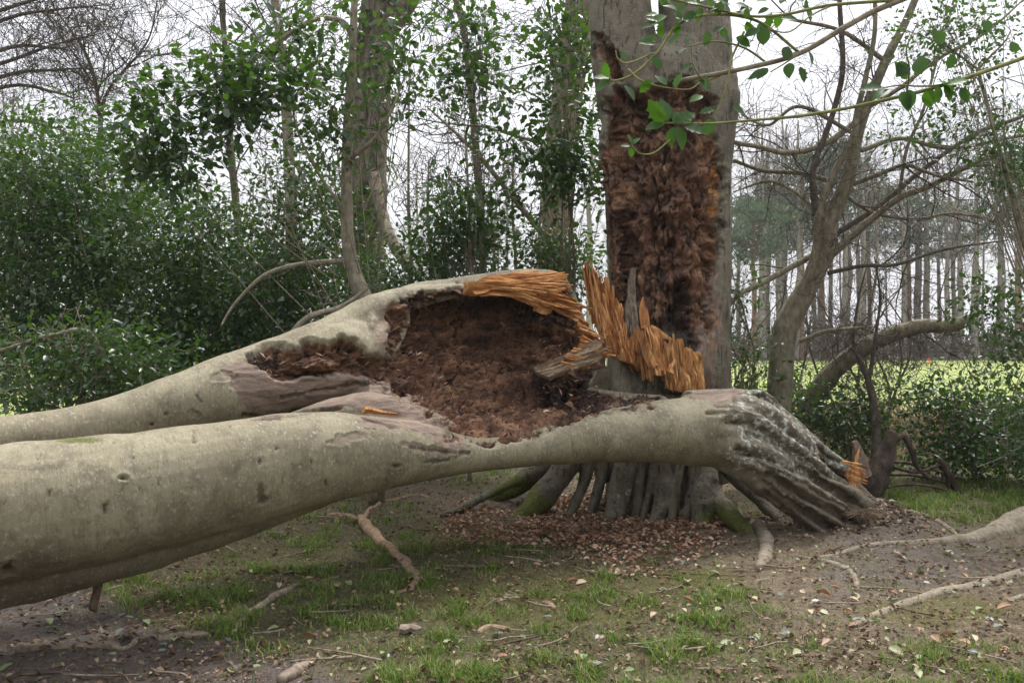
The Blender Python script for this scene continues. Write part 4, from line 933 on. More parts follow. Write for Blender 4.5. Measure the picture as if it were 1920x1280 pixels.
# ================================================================ BARE TREES
def sprout(A, P, R, r, n, L, depth, up=.2, wob=.18, sides=4, rmin=.0025, t0=.15):
    """side twigs growing from polyline P, and twigs on those twigs"""
    T = unit(np.gradient(P, axis=0)); i = (r.uniform(t0, .98, n) * (len(P) - 1)).astype(int)
    S, T, Rs, m = P[i], T[i], np.asarray(R)[i], 6
    for lev in range(depth + 1):
        K = len(S); d = unit(T * r.uniform(.2, 1, (K, 1)) + unit(r.normal(size=(K, 3))) * .9 + np.array([0, 0, up])); l = L * r.uniform(.45, 1.2, K); Q = [S]
        for q in range(m): d = unit(d + r.normal(0, wob, (K, 3)) + np.array([0, 0, up * .12])); Q.append(Q[-1] + d * (l / m)[:, None])
        Q = np.stack(Q, 1); r0 = np.maximum(np.minimum(Rs * .6, l * .011), rmin); r1 = np.maximum(rmin * .6, r0 * .3)
        RR = r0[:, None] + (r1 - r0)[:, None] * np.linspace(0, 1, m + 1)[None]
        A.add(*tubes(Q, RR, sides if lev == 0 else 3))
        n = max(2, int(n * .45)) if lev == 0 else 3; nc = min(n, 9)
        ii = r.integers(2, m + 1, (K, nc)); S = Q[np.arange(K)[:, None], ii].reshape(-1, 3); TT = unit(np.gradient(Q, axis=1)); T = TT[np.arange(K)[:, None], ii].reshape(-1, 3); Rs = RR[np.arange(K)[:, None], ii].ravel(); L = L * .55

forked = thing('forked_tree', base_at(1462, 9.0), 'bare forked tree with many crossing olive brown branches beside the field', 'tree')
r = np.random.default_rng(31)
Y9 = 9.0
TR = [([(1456, 905, 9.0, .17), (1458, 800, 9.0, .155), (1464, 700, 9.0, .15), (1470, 630, 9.0, .15), (1484, 592, 9.0, .15), (1530, 510, 9.0, .115), (1552, 465, 8.98, .11), (1556, 415, 8.95, .10), (1588, 340, 8.9, .085), (1605, 262, 8.9, .075), (1622, 208, 8.85, .065), (1660, 115, 8.8, .055), (1705, 25, 8.8, .045), (1760, -120, 8.8, .03), (1800, -300, 8.8, .012)], 'trunk', 16),
      ([(1486, 600, 8.93, .08), (1500, 560, 8.9, .075), (1530, 470, 8.85, .065), (1535, 400, 8.8, .06), (1562, 330, 8.8, .055), (1600, 255, 8.75, .05), (1606, 215, 8.75, .045), (1622, 150, 8.7, .04), (1640, 60, 8.7, .034), (1640, -60, 8.7, .025), (1650, -200, 8.7, .01)], 'branch', 10),
      ([(1530, 405, 8.82, .05), (1524, 320, 8.7, .045), (1545, 260, 8.7, .043), (1566, 198, 8.65, .042), (1580, 125, 8.6, .04), (1574, 0, 8.6, .034), (1570, -150, 8.6, .015)], 'branch', 10),
      ([(1545, 490, 8.98, .07), (1595, 445, 8.9, .06), (1680, 375, 8.8, .052), (1740, 350, 8.7, .047), (1850, 296, 8.6, .04), (1925, 288, 8.5, .034), (2100, 270, 8.4, .01)], 'branch', 16),
      ([(1562, 442, 9.05, .05), (1655, 380, 9.1, .045), (1730, 318, 9.2, .04), (1830, 250, 9.3, .034), (1925, 215, 9.3, .03), (2100, 130, 9.4, .01)], 'branch', 12),
      ([(1525, 478, 9.0, .05), (1430, 530, 8.9, .045), (1385, 553, 8.8, .04), (1355, 590, 8.75, .02)], 'branch', 7),
      ([(1606, 228, 8.9, .05), (1560, 262, 8.8, .045), (1520, 280, 8.7, .042), (1470, 286, 8.6, .04), (1420, 275, 8.5, .035), (1370, 265, 8.45, .03), (1300, 240, 8.7, .01)], 'branch', 10),
      ([(1560, 340, 8.85, .04), (1500, 325, 9.0, .035), (1430, 320, 9.1, .03), (1375, 300, 9.1, .025)], 'branch', 8),
      ([(1615, 282, 8.9, .04), (1690, 260, 9.0, .034), (1780, 278, 9.0, .03), (1920, 254, 9.0, .024), (2050, 240, 9.0, .008)], 'branch', 10),
      ([(1685, 372, 8.8, .028), (1700, 280, 8.7, .025), (1730, 210, 8.6, .022), (1760, 100, 8.6, .019), (1788, 0, 8.5, .015), (1800, -100, 8.5, .006)], 'branch', 8),
      ([(1552, 512, 8.95, .035), (1620, 498, 8.8, .03), (1680, 496, 8.7, .027), (1770, 468, 8.7, .022), (1890, 450, 8.7, .01)], 'branch', 9),
      ([(1600, 345, 8.9, .04), (1660, 322, 8.8, .035), (1700, 310, 8.7, .03), (1760, 330, 8.6, .024), (1850, 345, 8.6, .012)], 'branch', 8),
      ([(1500, 640, 9.0, .035), (1545, 622, 8.9, .03), (1590, 616, 8.8, .024), (1640, 612, 8.8, .012)], 'branch', 8),
      ([(1620, 205, 8.85, .04), (1680, 170, 8.9, .034), (1760, 110, 9.0, .028), (1850, 60, 9.0, .02), (1940, -20, 9.1, .01)], 'branch', 9),
      ([(1600, 250, 8.8, .035), (1500, 200, 8.9, .028), (1440, 235, 9.0, .022), (1390, 215, 9.0, .012)], 'branch', 9),
      ([(1535, 400, 8.8, .03), (1490, 360, 8.9, .026), (1440, 340, 9.1, .02), (1375, 360, 9.1, .01)], 'branch', 9),
      ([(1660, 115, 8.8, .04), (1580, 60, 8.7, .03), (1500, 40, 8.6, .025), (1430, 30, 8.6, .015)], 'branch', 9),
      ([(1575, 360, 8.9, .03), (1640, 400, 9.0, .026), (1720, 410, 9.0, .022), (1790, 400, 9.0, .018), (1880, 420, 9.0, .01)], 'branch', 9)]
TW = Acc()
for q, (rows, nm, ns) in enumerate(TR):
    P, R = pchain(rows, 10 * len(rows)); R = R * (.85 if nm == 'trunk' else .68); A = Acc(); A.add(*tube(P, R, 14 if nm == 'trunk' else 9, rough=.08, seed=q))
    build(A, nm, MAT['tree_bark'] if q not in (2, 4, 10) else MAT['dark_branch'], forked)
    sprout(TW, P, R, r, int(ns * 1.1), .8, 2, .12, .2, 4, .003, .3 if nm == 'trunk' else .12)
build(TW, 'twigs', MAT['dark_branch'], forked, kind='stuff')

limb = thing('leaning_limb', base_at(1490, 9.8), 'thick snapped limb leaning up from behind the forked tree towards the field', 'branch')
P, R = pchain([(1490, 890, 9.8, .11), (1515, 770, 9.7, .11), (1545, 718, 9.6, .11), (1580, 680, 9.5, .10), (1625, 648, 9.4, .095), (1690, 620, 9.3, .085), (1735, 611, 9.3, .08), (1775, 612, 9.25, .075), (1818, 599, 9.2, .06), (1822, 598, 9.2, .045)], 70)
A = Acc(); A.add(*tube(P, R, 16, rough=.12, seed=7)); build(A, 'trunk', MAT['tree_bark'], limb)
TW = Acc(); sprout(TW, P, R, r, 26, .8, 2, -.05, .3, 4, .0035, .25); build(TW, 'twigs', MAT['dark_branch'], limb, kind='stuff')
sap = thing('bare_sapling', base_at(1645, 8.9), 'slender bare sapling forking in two above the snapped stump', 'sapling')
A = Acc()
for rows in ([(1645, 910, 8.9, .055), (1644, 830, 8.9, .05), (1640, 770, 8.9, .045), (1628, 712, 8.9, .035), (1610, 672, 8.9, .026), (1600, 640, 8.9, .018), (1610, 560, 8.9, .012), (1625, 500, 8.9, .005)],
             [(1628, 715, 8.9, .025), (1635, 680, 8.85, .022), (1640, 640, 8.8, .018), (1650, 560, 8.8, .012), (1640, 480, 8.8, .005)]):
    P, R = pchain(rows, 40); A.add(*tube(P, R, 10, rough=.1, seed=3)); sprout(A, P, R, r, 9, .5, 1, .1, .3, 3, .003, .4)
build(A, 'trunk', MAT['dark_branch'], sap)

# leafless shrubs tangled in front of the field
for q, (x, n_, lab) in enumerate([(1400, 5, 'leafless grey shrub tangled beside the broken trunk'), (1520, 6, 'leafless grey shrub tangled behind the forked trunk'), (1640, 6, 'leafless grey shrub tangled behind the leaning limb')]):
    o = thing('bare_shrub', base_at(x, 11.0), lab, 'shrub'); A = Acc()
    for k in range(n_):
        P, R = pchain([(x + r.uniform(-15, 15), 860, 11, .02), (x + r.uniform(-40, 40), 740, 11, .017), (x + r.uniform(-70, 70), 640, 11, .012), (x + r.uniform(-90, 90), r.uniform(480, 580), 11 + r.uniform(-.4, .4), .005)], 24)
        A.add(*tube(P, R, 5)); sprout(A, P, R, r, 8, .7, 2, .0, .38, 3, .0028, .2)
    build(A, 'stems', MAT['twig'], o)
# tall trunks behind
oak = thing('ivy_clad_oak', base_at(690, 12.0), 'tall oak trunk hung with ivy behind the bent holly stem', 'tree')
A = Acc(); P, R = pchain([(690, 845, 12, .36), (688, 700, 12, .31), (686, 500, 12, .29), (688, 300, 12, .285), (698, 130, 12, .28), (715, 0, 12, .26), (740, -200, 12, .22), (770, -600, 12, .1)], 60); A.add(*tube(P, R, 18, rough=.08, seed=5))
P2, R2 = pchain([(702, 100, 12, .15), (740, 40, 11.9, .14), (790, -40, 11.8, .12), (860, -200, 11.7, .06)], 30); A.add(*tube(P2, R2, 12, rough=.1, seed=6))
P3, R3 = pchain([(700, 330, 11.7, .09), (722, 420, 11.2, .08), (745, 470, 10.9, .07), (768, 505, 10.6, .05)], 20); A.add(*tube(P3, R3, 10, rough=.1, seed=7))
build(A, 'trunk', MAT['oak_bark'], oak)
TW = Acc(); sprout(TW, P, R, r, 26, 2.2, 2, .25, .2, 4, .006, .4); build(TW, 'twigs', MAT['dark_branch'], oak, kind='stuff')
n = 2300; t = r.uniform(0, 1, n); i = (t * .83 * 59).astype(int); an = r.uniform(0, 2 * np.pi, n)
keep = fbm(np.stack([an * .8, t * 9, 0 * t], -1), 3, 77) > .44
ip = P[i] + np.stack([np.cos(an), np.sin(an), 0 * an], -1) * (R[i] + np.abs(r.normal(.03, .09, n)))[:, None] + np.stack([0 * t, 0 * t, r.uniform(-.1, .1, n)], -1)
ip = ip[keep]; an = an[keep]; v, f = scatter(HOLLY_S, ip, np.stack([np.cos(an) * .4, np.sin(an) * .4, -np.ones(len(an))], -1) + r.normal(0, .5, (len(an), 3)), np.stack([np.cos(an), np.sin(an), .6 + 0 * an], -1), r.uniform(.06, .11, len(an)))
B = Acc(); B.add(v, f); build(B, 'ivy', MAT['ivy_leaf'], oak, kind='stuff')

def plain_tree(name, rows, label, mat, seed, ns=20, L=2.0, sides=14, group=None, twm='dark_branch', t0=.4):
    o = thing(name, base_at(rows[0][0], rows[0][2]), label, 'tree', group)
    P, R = pchain(rows, 50); A = Acc(); A.add(*tube(P, R, sides, rough=.08, seed=seed)); build(A, 'trunk', MAT[mat], o)
    rr = np.random.default_rng(seed); T = Acc(); sprout(T, P, R, rr, ns, L, 2, .2, .2, 4, .005, t0); build(T, 'twigs', MAT[twm], o, kind='stuff'); return o
plain_tree('beech_tree', [(1030, 826, 13, .33), (1035, 600, 13, .28), (1040, 430, 13, .26), (1052, 280, 13, .25), (1072, 110, 13, .25), (1090, -10, 13, .24), (1110, -300, 13, .18), (1130, -700, 13, .05)], 'beige straight trunk half hidden by holly beside the tall broken trunk', 'beige_bark', 41, 24, 2.4)
plain_tree('thin_tree', [(556, 850, 11, .10), (550, 600, 11, .085), (545, 380, 11, .075), (538, 220, 11, .068), (530, 100, 11, .06), (515, 0, 11, .05), (490, -250, 11, .02)], 'thin straight tree left of the ivy clad oak', 'stem', 42, 22, 1.5)
plain_tree('leaning_sapling', [(1100, 860, 10.6, .05), (1062, 505, 10.4, .042), (1010, 430, 10.3, .038), (960, 368, 10.2, .034), (905, 300, 10.1, .028), (868, 262, 10.1, .022), (800, 200, 10, .008)], 'slender sapling leaning left across the holly', 'stem', 43, 16, .8)
for q, (x, y) in enumerate([(770, 80), (806, 300), (832, 330), (900, 390), (925, 380), (965, 260)]):
    plain_tree('pole_sapling', [(x + 4, 860, 10.4, .028), (x + 2, 500, 10.4, .022), (x - 4, 400, 10.4, .018), (x - 2, y, 10.4, .008)], 'thin upright pole sapling among the dark holly behind the hollow', 'stem', 50 + q, 8, .5, 7, 'pole saplings behind the hollow')
# arched dead branches on the left behind the limb
for q, (rows, lab) in enumerate([([(250, 860, 7.4, .02), (180, 640, 7.2, .02), (100, 628, 7.0, .018), (40, 645, 6.9, .015), (-40, 670, 6.8, .01)], 'pale dead stem drooping over the thin end of the pale limb'),
                                  ([(470, 760, 7.2, .03), (560, 610, 7.3, .028), (640, 575, 7.4, .022), (690, 540, 7.5, .012)], 'dark stick lying along the far side of the pale limb')]):
    o = thing('dead_branch', base_at(rows[0][0], rows[0][2]), lab, 'branch'); P, R = pchain(rows, 40); P[0, 2] = -.02; A = Acc(); A.add(*tube(P, R, 8, rough=.1, seed=q)); sprout(A, P, R, r, 9, .4, 1, .05, .3, 3, .003, .3); build(A, 'stem', MAT['stem'] if q < 2 else MAT['dark_branch'], o)

# bare crowns reaching in at the top left
tl = thing('bare_tree', (-12.5, 15.0, 0), 'bare spreading tree whose dark horizontal boughs hang over the tallest holly', 'tree'); r = np.random.default_rng(61)
A = Acc(); P, R = pchain([(-373, 800, 15, .42), (-380, 500, 15, .36), (-400, 200, 15, .33), (-380, -200, 15, .25), (-350, -700, 15, .1)], 30); A.add(*tube(P, R, 14, rough=.06, seed=1)); build(A, 'trunk', MAT['dark_branch'], tl)
TW = Acc()
for q, (y0, ym, y1, x1) in enumerate([(260, 145, 128, 190), (180, 40, 8, 215), (200, 120, 60, 200), (100, 20, -30, 230), (300, 165, 190, 150), (330, 230, 260, 140), (60, -40, -80, 260), (250, 95, 95, 130)]):
    P, R = pchain([(-390, y0, 15, .09), (-200, (y0 + ym) / 2 + 20, 14.5, .055), (0, ym, 14, .033), (100, (ym + y1) / 2 - 5, 13.8, .022), (x1, y1, 13.6, .007)], 40)
    A = Acc(); A.add(*tube(P, R, 7, rough=.08, seed=q)); build(A, 'branch', MAT['dark_branch'], tl); sprout(TW, P, R, r, 15, 1.0, 2, .05, .2, 3, .0045, .35)
build(TW, 'twigs', MAT['dark_branch'], tl, kind='stuff')
plain_tree('bare_birch', [(175, 800, 15, .08), (183, 500, 15, .06), (188, 280, 15, .045), (185, 190, 15, .035), (165, 110, 15, .027), (135, 60, 15, .02), (100, 10, 15, .012), (80, -60, 15, .008)], 'thin bare tree rising behind the tallest holly bush', 'dark_branch', 71, 20, 1.6, 8, None, 'dark_branch', .35)
plain_tree('bare_birch', [(200, 800, 16, .06), (190, 300, 15.5, .04), (195, 190, 15.3, .032), (235, 130, 15.3, .027), (262, 100, 15.3, .022), (285, 55, 15.3, .015), (300, -40, 15.3, .008)], 'bare slender tree leaning right above the arching holly bough', 'dark_branch', 72, 20, 1.6, 8, None, 'dark_branch', .3)
plain_tree('bare_tree', [(900, 800, 17, .10), (905, 500, 17, .09), (890, 250, 17, .08), (870, 60, 17, .07), (840, -60, 17, .05), (820, -300, 17, .03)], 'bare twiggy tree standing farther back between oak and beige trunk', 'dark_branch', 73, 22, 2.6, 10)
plain_tree('bare_tree', [(440, 790, 19, .11), (450, 500, 19, .09), (430, 250, 19, .08), (420, 60, 19, .06), (400, -200, 19, .03)], 'bare twiggy tree standing farther back left of the thin straight tree', 'dark_branch', 74, 22, 2.6, 10)
# ================================================================ WOOD BEYOND THE FIELD
MAT['far_bark'] = simple_bark('far_bark', (.16, .14, .12), (.25, .225, .19), (.34, .31, .265), 3, .3)
MAT['pine_bark'] = simple_bark('pine_bark', (.13, .075, .05), (.21, .13, .085), (.28, .19, .13), 3, .3)
MAT['pine_needles'] = leaf_mat('pine_needles', [(0.0, (.045, .075, .045)), (1.0, (.095, .135, .075))], (.10, .15, .06), .7, .25, .2)
r = np.random.default_rng(81)
def bare_proto(seed, H, tr):
    rr = np.random.default_rng(seed); A = Acc(); T = Acc()
    C = [[0, 0, -.1, tr]]; x = y = 0
    for k in range(1, 9): x += rr.normal(0, .12); y += rr.normal(0, .12); C.append([x, y, H * k / 8, tr * (1 - .8 * (k / 8) ** 1.3)])
    C = crs(C, 30); A.add(*tube(C[:, :3], C[:, 3], 7, rough=.05)); sprout(T, C[:, :3], C[:, 3], rr, 13, H * .2, 2, .35, .16, 3, .010, .35)
    V1, f1 = A.V(), A.f; m1 = to_mesh('trunk', V1, f1); m2 = to_mesh('twigs', T.V(), T.f); return m1, m2
PROT = [bare_proto(500 + k, h, t) for k, (h, t) in enumerate([(17, .24), (19, .28), (15, .17), (20, .22), (13, .13)])]
for a, b in PROT: a.materials.append(MAT['far_bark']); b.materials.append(MAT['far_bark'])
def far_tree(x, y, k, s, label, group):
    o = thing('woodland_tree', (x, y, gz(x, y)), label, 'tree', group); o.scale = (s, s, s); o.rotation_euler.z = r.uniform(0, 6.28)
    a, b = PROT[k]; link('trunk', a, None, o); t = link('twigs', b, None, o); t['kind'] = 'stuff'
FT = ['tall bare tree', 'stout tall bare tree', 'slender bare tree', 'very tall straight bare tree', 'thin young bare tree']
for q in range(52):
    px = r.uniform(1340, 1980); Y = r.uniform(66, 84); far_tree((px - CX) / FPX * Y, Y, (K := int(r.integers(5))), r.uniform(.85, 1.15), FT[K] + ' in the wood beyond the mown field', FT[K] + 's in the far wood')
for q in range(26):
    px = r.uniform(-60, 1240); Y = r.uniform(34, 62); far_tree((px - CX) / FPX * Y, Y, (K := int(r.integers(5))), r.uniform(.5, .75), FT[K] + ' far behind the holly bushes', FT[K] + 's behind the holly')
def pine_proto(seed, H):
    rr = np.random.default_rng(seed); C = crs([[0, 0, -.1, .28], [.2, .1, H * .35, .23], [0, .2, H * .7, .17], [.3, 0, H * .95, .05]], 20)
    A = Acc(); A.add(*tube(C[:, :3], C[:, 3], 7)); P, D = [], []
    for q in range(34):
        z = H * rr.uniform(.62, 1.0); an = rr.uniform(0, 6.28); l = rr.uniform(.6, 3.2) * (1.25 - .8 * abs(z / H - .75)); c = np.array([math.cos(an) * l, math.sin(an) * l, z + .1 * l])
        A.add(*tube(crs([[0, 0, z - .5], c * np.array([.5, .5, 1]), c], 5), np.linspace(.07, .02, 5), 4, cap=False))
        n = 90; P.append(c + rr.normal(0, 1, (n, 3)) * np.array([.75, .75, .28])); D.append(rr.normal(0, 1, (n, 3)) + np.array([0, 0, .8]))
    P, D = np.vstack(P), np.vstack(D); v, f = scatter((np.array([[0, .06, 0], [0, -.06, 0], [1, 0, 0.], [.7, .25, .1]]), np.array([[0, 1, 2], [0, 2, 3]])), P, D, rr.normal(size=P.shape), rr.uniform(.3, .6, len(P)))
    m1 = to_mesh('trunk', A.V(), A.f); m1.materials.append(MAT['pine_bark']); m2 = to_mesh('crown', v, [f]); m2.materials.append(MAT['pine_needles']); return m1, m2
PP = [pine_proto(900, 15.5), pine_proto(901, 17), pine_proto(902, 14)]
for q, (px, Y, k, s) in enumerate([(1500, 68, 1, 1.0), (1545, 72, 0, 1.05), (1440, 75, 2, 1.0), (1700, 76, 0, .9), (1630, 80, 1, .95), (1915, 66, 0, 1.0), (1960, 72, 1, 1), (1410, 62, 2, .8), (1790, 84, 1, .9)]):
    x = (px - CX) / FPX * Y; o = thing('pine_tree', (x, Y, gz(x, Y)), 'pine with flat grey green crown and reddish trunk in the wood beyond the field', 'tree', 'pines in the far wood'); o.scale = (s, s, s); o.rotation_euler.z = q * 1.7
    a, b = PP[k]; link('trunk', a, None, o); t = link('crown', b, None, o); t['kind'] = 'stuff'
# scrub along the far edge
MAT['scrub'] = leaf_mat('scrub', [(0.0, (.07, .062, .045)), (.5, (.12, .105, .078)), (.8, (.085, .105, .055)), (1.0, (.16, .14, .10))], (.1, .1, .05), .9, .15, .1)
B = Acc(); n = 26000; xx = r.uniform(-60, 80, n); yy = r.uniform(66, 88, n); hh = (fbm(np.stack([xx * .25, yy * .1, 0 * xx], -1), 3, 9) * 4.5) * r.uniform(0, 1, n) ** 1.2
P = np.stack([xx, yy, hh], -1); v, f = scatter((np.array([[0, .05, 0], [0, -.05, 0], [1, 0, 0.], [.6, .2, 0]]), np.array([[0, 1, 2], [0, 2, 3]])), P, r.normal(0, .5, (n, 3)) + np.array([0, 0, 1.]), r.normal(size=(n, 3)), r.uniform(.3, .95, n)); B.add(v, f)
o = build(B, 'far_scrub', MAT['scrub'], None, kind='stuff'); o['label'] = 'grey brown scrub under the wood beyond the mown field'; o['category'] = 'scrub'
# dry bracken between bushes and field
MAT['bracken'] = leaf_mat('bracken', [(0.0, (.16, .11, .07)), (.5, (.27, .20, .13)), (1.0, (.36, .29, .20))], (.3, .2, .1), .9, .2, .1)
B = Acc(); n = 5000; xx = r.uniform(3.2, 9.5, n); yy = r.uniform(10.2, 14.5, n); P = np.stack([xx, yy, gh(xx, yy) + r.uniform(0, .5, n) ** 1.5], -1)
v, f = scatter((np.array([[0, .012, 0], [0, -.012, 0], [1, 0, 0.], [.6, .07, 0]]), np.array([[0, 1, 2], [0, 2, 3]])), P, r.normal(0, .6, (n, 3)) + np.array([0, 0, .8]), r.normal(size=(n, 3)), r.uniform(.15, .5, n)); B.add(v, f)
o = build(B, 'dry_bracken', MAT['bracken'], None, kind='stuff'); o['label'] = 'tangle of dry tan bracken before the mown field'; o['category'] = 'bracken'
# small marker cone on the field
A = Acc(); P = np.array([[0, 0, z] for z in (0, .03, .031, .25, .38)]); A.add(*tube(P, [.14, .14, .1, .05, .02], 10)); c = W(1741, 675, 58)
m = M('orange_plastic'); mm = m.fin((.8, .22, .05), .5)
o = link('marker_cone', to_mesh('marker_cone', A.V(), A.f), mm); o.location = (c[0], 58, gz(c[0], 58) + .03); tag(o, 'small orange marker cone at the far edge of the mown field', 'cone')

# ================================================================ DEAD WOOD ON THE RIGHT
MAT['dead_wood'] = simple_bark('dead_wood', (.022, .016, .012), (.06, .045, .034), (.12, .09, .07), 18, .5, bump=1, bd=.03)
MAT['cut_wood'] = simple_bark('cut_wood', (.10, .07, .05), (.19, .135, .10), (.29, .22, .165), 30, 1)
o = thing('snapped_stump', G(1650, 925), 'dark snapped stump leaning right behind the torn root end', 'stump')
A = Acc(); P, R = pchain([(1630, 935, 8.2, .10), (1640, 900, 8.2, .13), (1652, 868, 8.2, .11), (1664, 840, 8.2, .075), (1672, 812, 8.2, .05), (1674, 806, 8.2, .02)], 24); A.add(*tube(P, R, 14, rough=.3, seed=2)); build(A, 'trunk', MAT['dead_wood'], o)
A = Acc(); A.add(*splinter(W(1626, 892, 8.0), W(1603, 826, 8.0), .13, .07, (1, .3, 0), 9)); build(A, 'wood_slab', MAT['cut_wood'], o, smooth=False)
A = Acc(); A.add(*splinter(W(1605, 870, 7.95), W(1612, 838, 7.95), .035, .02, (1, 0, 0), 5)); build(A, 'splinter', MAT['torn_wood'], o, smooth=False)
for q, (rows, lab) in enumerate([([(1655, 870, 8.3, .018), (1720, 885, 8.3, .017), (1770, 868, 8.3, .016), (1780, 880, 8.3, .012)], 0), ([(1650, 862, 8.3, .022), (1690, 818, 8.3, .03), (1710, 845, 8.3, .028), (1718, 872, 8.3, .025), (1740, 895, 8.3, .02)], 1),
                                  ([(1640, 868, 8.35, .012), (1700, 868, 8.4, .012), (1780, 890, 8.4, .01)], 0), ([(1640, 890, 8.35, .012), (1720, 892, 8.4, .012), (1790, 910, 8.4, .01)], 0), ([(1760, 860, 8.3, .03), (1780, 890, 8.3, .035), (1800, 930, 8.3, .03)], 1), ([(1650, 915, 8.2, .012), (1720, 908, 8.2, .012), (1800, 925, 8.2, .01)], 0)]):
    A = Acc(); P, R = pchain(rows, 20); P[:, 2] = np.maximum(P[:, 2] - .0, gh(P[:, 0], P[:, 1]) + .01)
    if q in (0, 2, 3, 5): P[-1, 2] = gz(P[-1, 0], P[-1, 1])
    A.add(*tube(P, R, 7, rough=.15, seed=q)); ob = build(A, 'dead_branch', MAT['dead_wood'])
    tag(ob, ['thin dark dead branch lying beside the snapped stump', 'thick crooked dead branch beside the snapped stump'][lab], 'branch', 'dead branches beside the snapped stump')

# ================================================================ SURFACE ROOTS
MAT['root_bark'] = simple_bark('root_bark', (.13, .108, .08), (.225, .19, .14), (.32, .275, .205), 26, 1, moss=.12)
def groundline(pts, m, sink=.3):
    C = []
    for (px, py, rr) in pts: p = G(px, py); C.append([p[0], p[1], 0, rr])
    C = crs(C, m); C[:, 2] = gh(C[:, 0], C[:, 1]) + C[:, 3] * sink - .008; return C[:, :3], C[:, 3]
for q, (pts, lab) in enumerate([([(2900, 800, .5), (2350, 860, .38), (2150, 900, .30), (2010, 945, .22), (1930, 972, .15), (1860, 998, .085), (1800, 1010, .055), (1720, 1016, .036), (1640, 1022, .026), (1560, 1038, .02), (1520, 1046, .012)], 'thick grey surface root tapering into the bare soil near the torn root end'),
                                ([(3000, 930, .16), (2400, 985, .11), (2060, 1045, .07), (1930, 1068, .052), (1840, 1092, .038), (1750, 1112, .036), (1690, 1132, .03), (1630, 1158, .026), (1595, 1172, .015)], 'pale sinuous surface root crossing the mossy bare soil'),
                                ([(1500, 1038, .012), (1545, 1050, .022), (1590, 1066, .024), (1604, 1082, .02), (1608, 1102, .014)], 'short hooked pale root between the two trunks\' roots and the sinuous root'),
                                ([(1420, 985, .05), (1436, 1012, .055), (1434, 1040, .052), (1424, 1062, .035)], 'stubby mossy root end below the fluted roots'),
                                ([(1660, 962, .02), (1730, 975, .025), (1780, 992, .022), (1795, 1002, .012)], 'thin brown root rising from the soil mound at the torn root end'),
                                ([(2500, 1060, .10), (2000, 1116, .05), (1930, 1118, .035), (1895, 1124, .015)], 'short root tip poking in beside the sinuous root'),
                                ([(1250, 1012, .012), (1200, 1022, .016), (1150, 1012, .015), (1130, 1005, .008)], 'thin dark root lying in the brown leaf drift')]):
    P, R = groundline(pts, 60, -.2); R = R * (.85 + .4 * fbm(P * 9, 3, 40 + q)); A = Acc(); A.add(*tube(P, R, 12, rough=.08, seed=q)); ob = build(A, 'surface_root', MAT['root_bark']); tag(ob, lab, 'root')

# ================================================================ FALLEN BRANCHES AND TWIGS
MAT['pink_wood'] = simple_bark('pink_wood', (.15, .095, .06), (.30, .20, .13), (.42, .31, .22), 22, 1)
MAT['pale_twig'] = simple_bark('pale_twig', (.13, .10, .075), (.26, .21, .16), (.37, .31, .24), 26, 1)
def lying(name, lines, mat, lab, cat='branch', lift=1.1, group=None):
    A = Acc(); lines = [[(a_, b_, c_ * 1.25) for a_, b_, c_ in l_] for l_ in lines]
    for q, pts in enumerate(lines):
        P, R = groundline(pts, 8 * len(pts), lift); R = R * (.75 + .55 * fbm(P * 14, 3, 60 + q)); P = P + (np.stack([fbm(P * 9, 2, 61), fbm(P * 9, 2, 62), fbm(P * 9, 2, 63) * .3], -1) - .5) * .05; A.add(*tube(P, R, 9, rough=.06, seed=q + len(lab)))
    return tag(build(A, name, MAT[mat]), lab, cat, group)
lying('fallen_branch', [[(676, 972, .026), (690, 995, .036), (715, 1020, .032), (745, 1042, .026), (770, 1066, .023), (779, 1085, .021), (770, 1100, .019), (742, 1106, .01)], [(680, 978, .022), (690, 962, .017), (715, 940, .015), (750, 931, .015), (785, 926, .014), (808, 932, .012)], [(672, 975, .02), (640, 965, .016), (610, 967, .014), (595, 975, .006)]], 'pink_wood', 'twisted peeling pinkish branch with a crooked end lying on the grass')
lying('fallen_branch', [[(425, 1190, .006), (462, 1152, .016), (490, 1132, .018), (520, 1112, .017), (560, 1096, .013), (600, 1086, .012), (640, 1072, .007)], [(440, 1175, .008), (470, 1195, .006), (500, 1222, .004)]], 'pale_twig', 'long pale stick lying across the grass behind the mud')
lying('fallen_branch', [[(30, 1214, .022), (80, 1211, .019), (150, 1207, .018), (200, 1206, .016), (226, 1210, .012), (262, 1196, .012), (300, 1178, .010), (330, 1166, .011), (360, 1172, .009), (392, 1196, .004)], [(218, 1206, .014), (198, 1184, .013), (180, 1166, .008)], [(190, 1172, .006), (225, 1180, .005), (248, 1188, .003)]], 'pale_twig', 'forked brown stick lying on the wet mud')
lying('fallen_branch', [[(300, 1194, .016), (345, 1188, .017), (395, 1186, .012)], ], 'pale_twig', 'short thick stick half buried at the mud edge')
lying('fallen_branch', [[(-40, 1275, .010), (60, 1268, .012), (120, 1262, .01), (180, 1275, .006)]], 'dark_branch', 'dark curved stick on the wettest mud')
lying('fallen_branch', [[(1470, 1228, .009), (1540, 1232, .01), (1580, 1240, .01), (1615, 1262, .009), (1640, 1285, .006)], ], 'bark_brown', 'brown bent stick lying on thin grass among pale leaves')
lying('fallen_branch', [[(1220, 1220, .008), (1250, 1235, .012), (1288, 1252, .013)], [(1248, 1216, .006), (1225, 1245, .009)]], 'pale_twig', 'crossed pale sticks lying on the thin grass')
lying('fallen_branch', [[(1500, 1040, .007), (1540, 1030, .011), (1580, 1022, .011), (1620, 1018, .007)]], 'bark_brown', 'short brown stick resting across the thick surface root')
lying('fallen_branch', [[(1310, 1118, .005), (1360, 1095, .008), (1410, 1082, .008), (1455, 1072, .005)]], 'pale_twig', 'thin bowed stick lying on soil below the fluted roots')
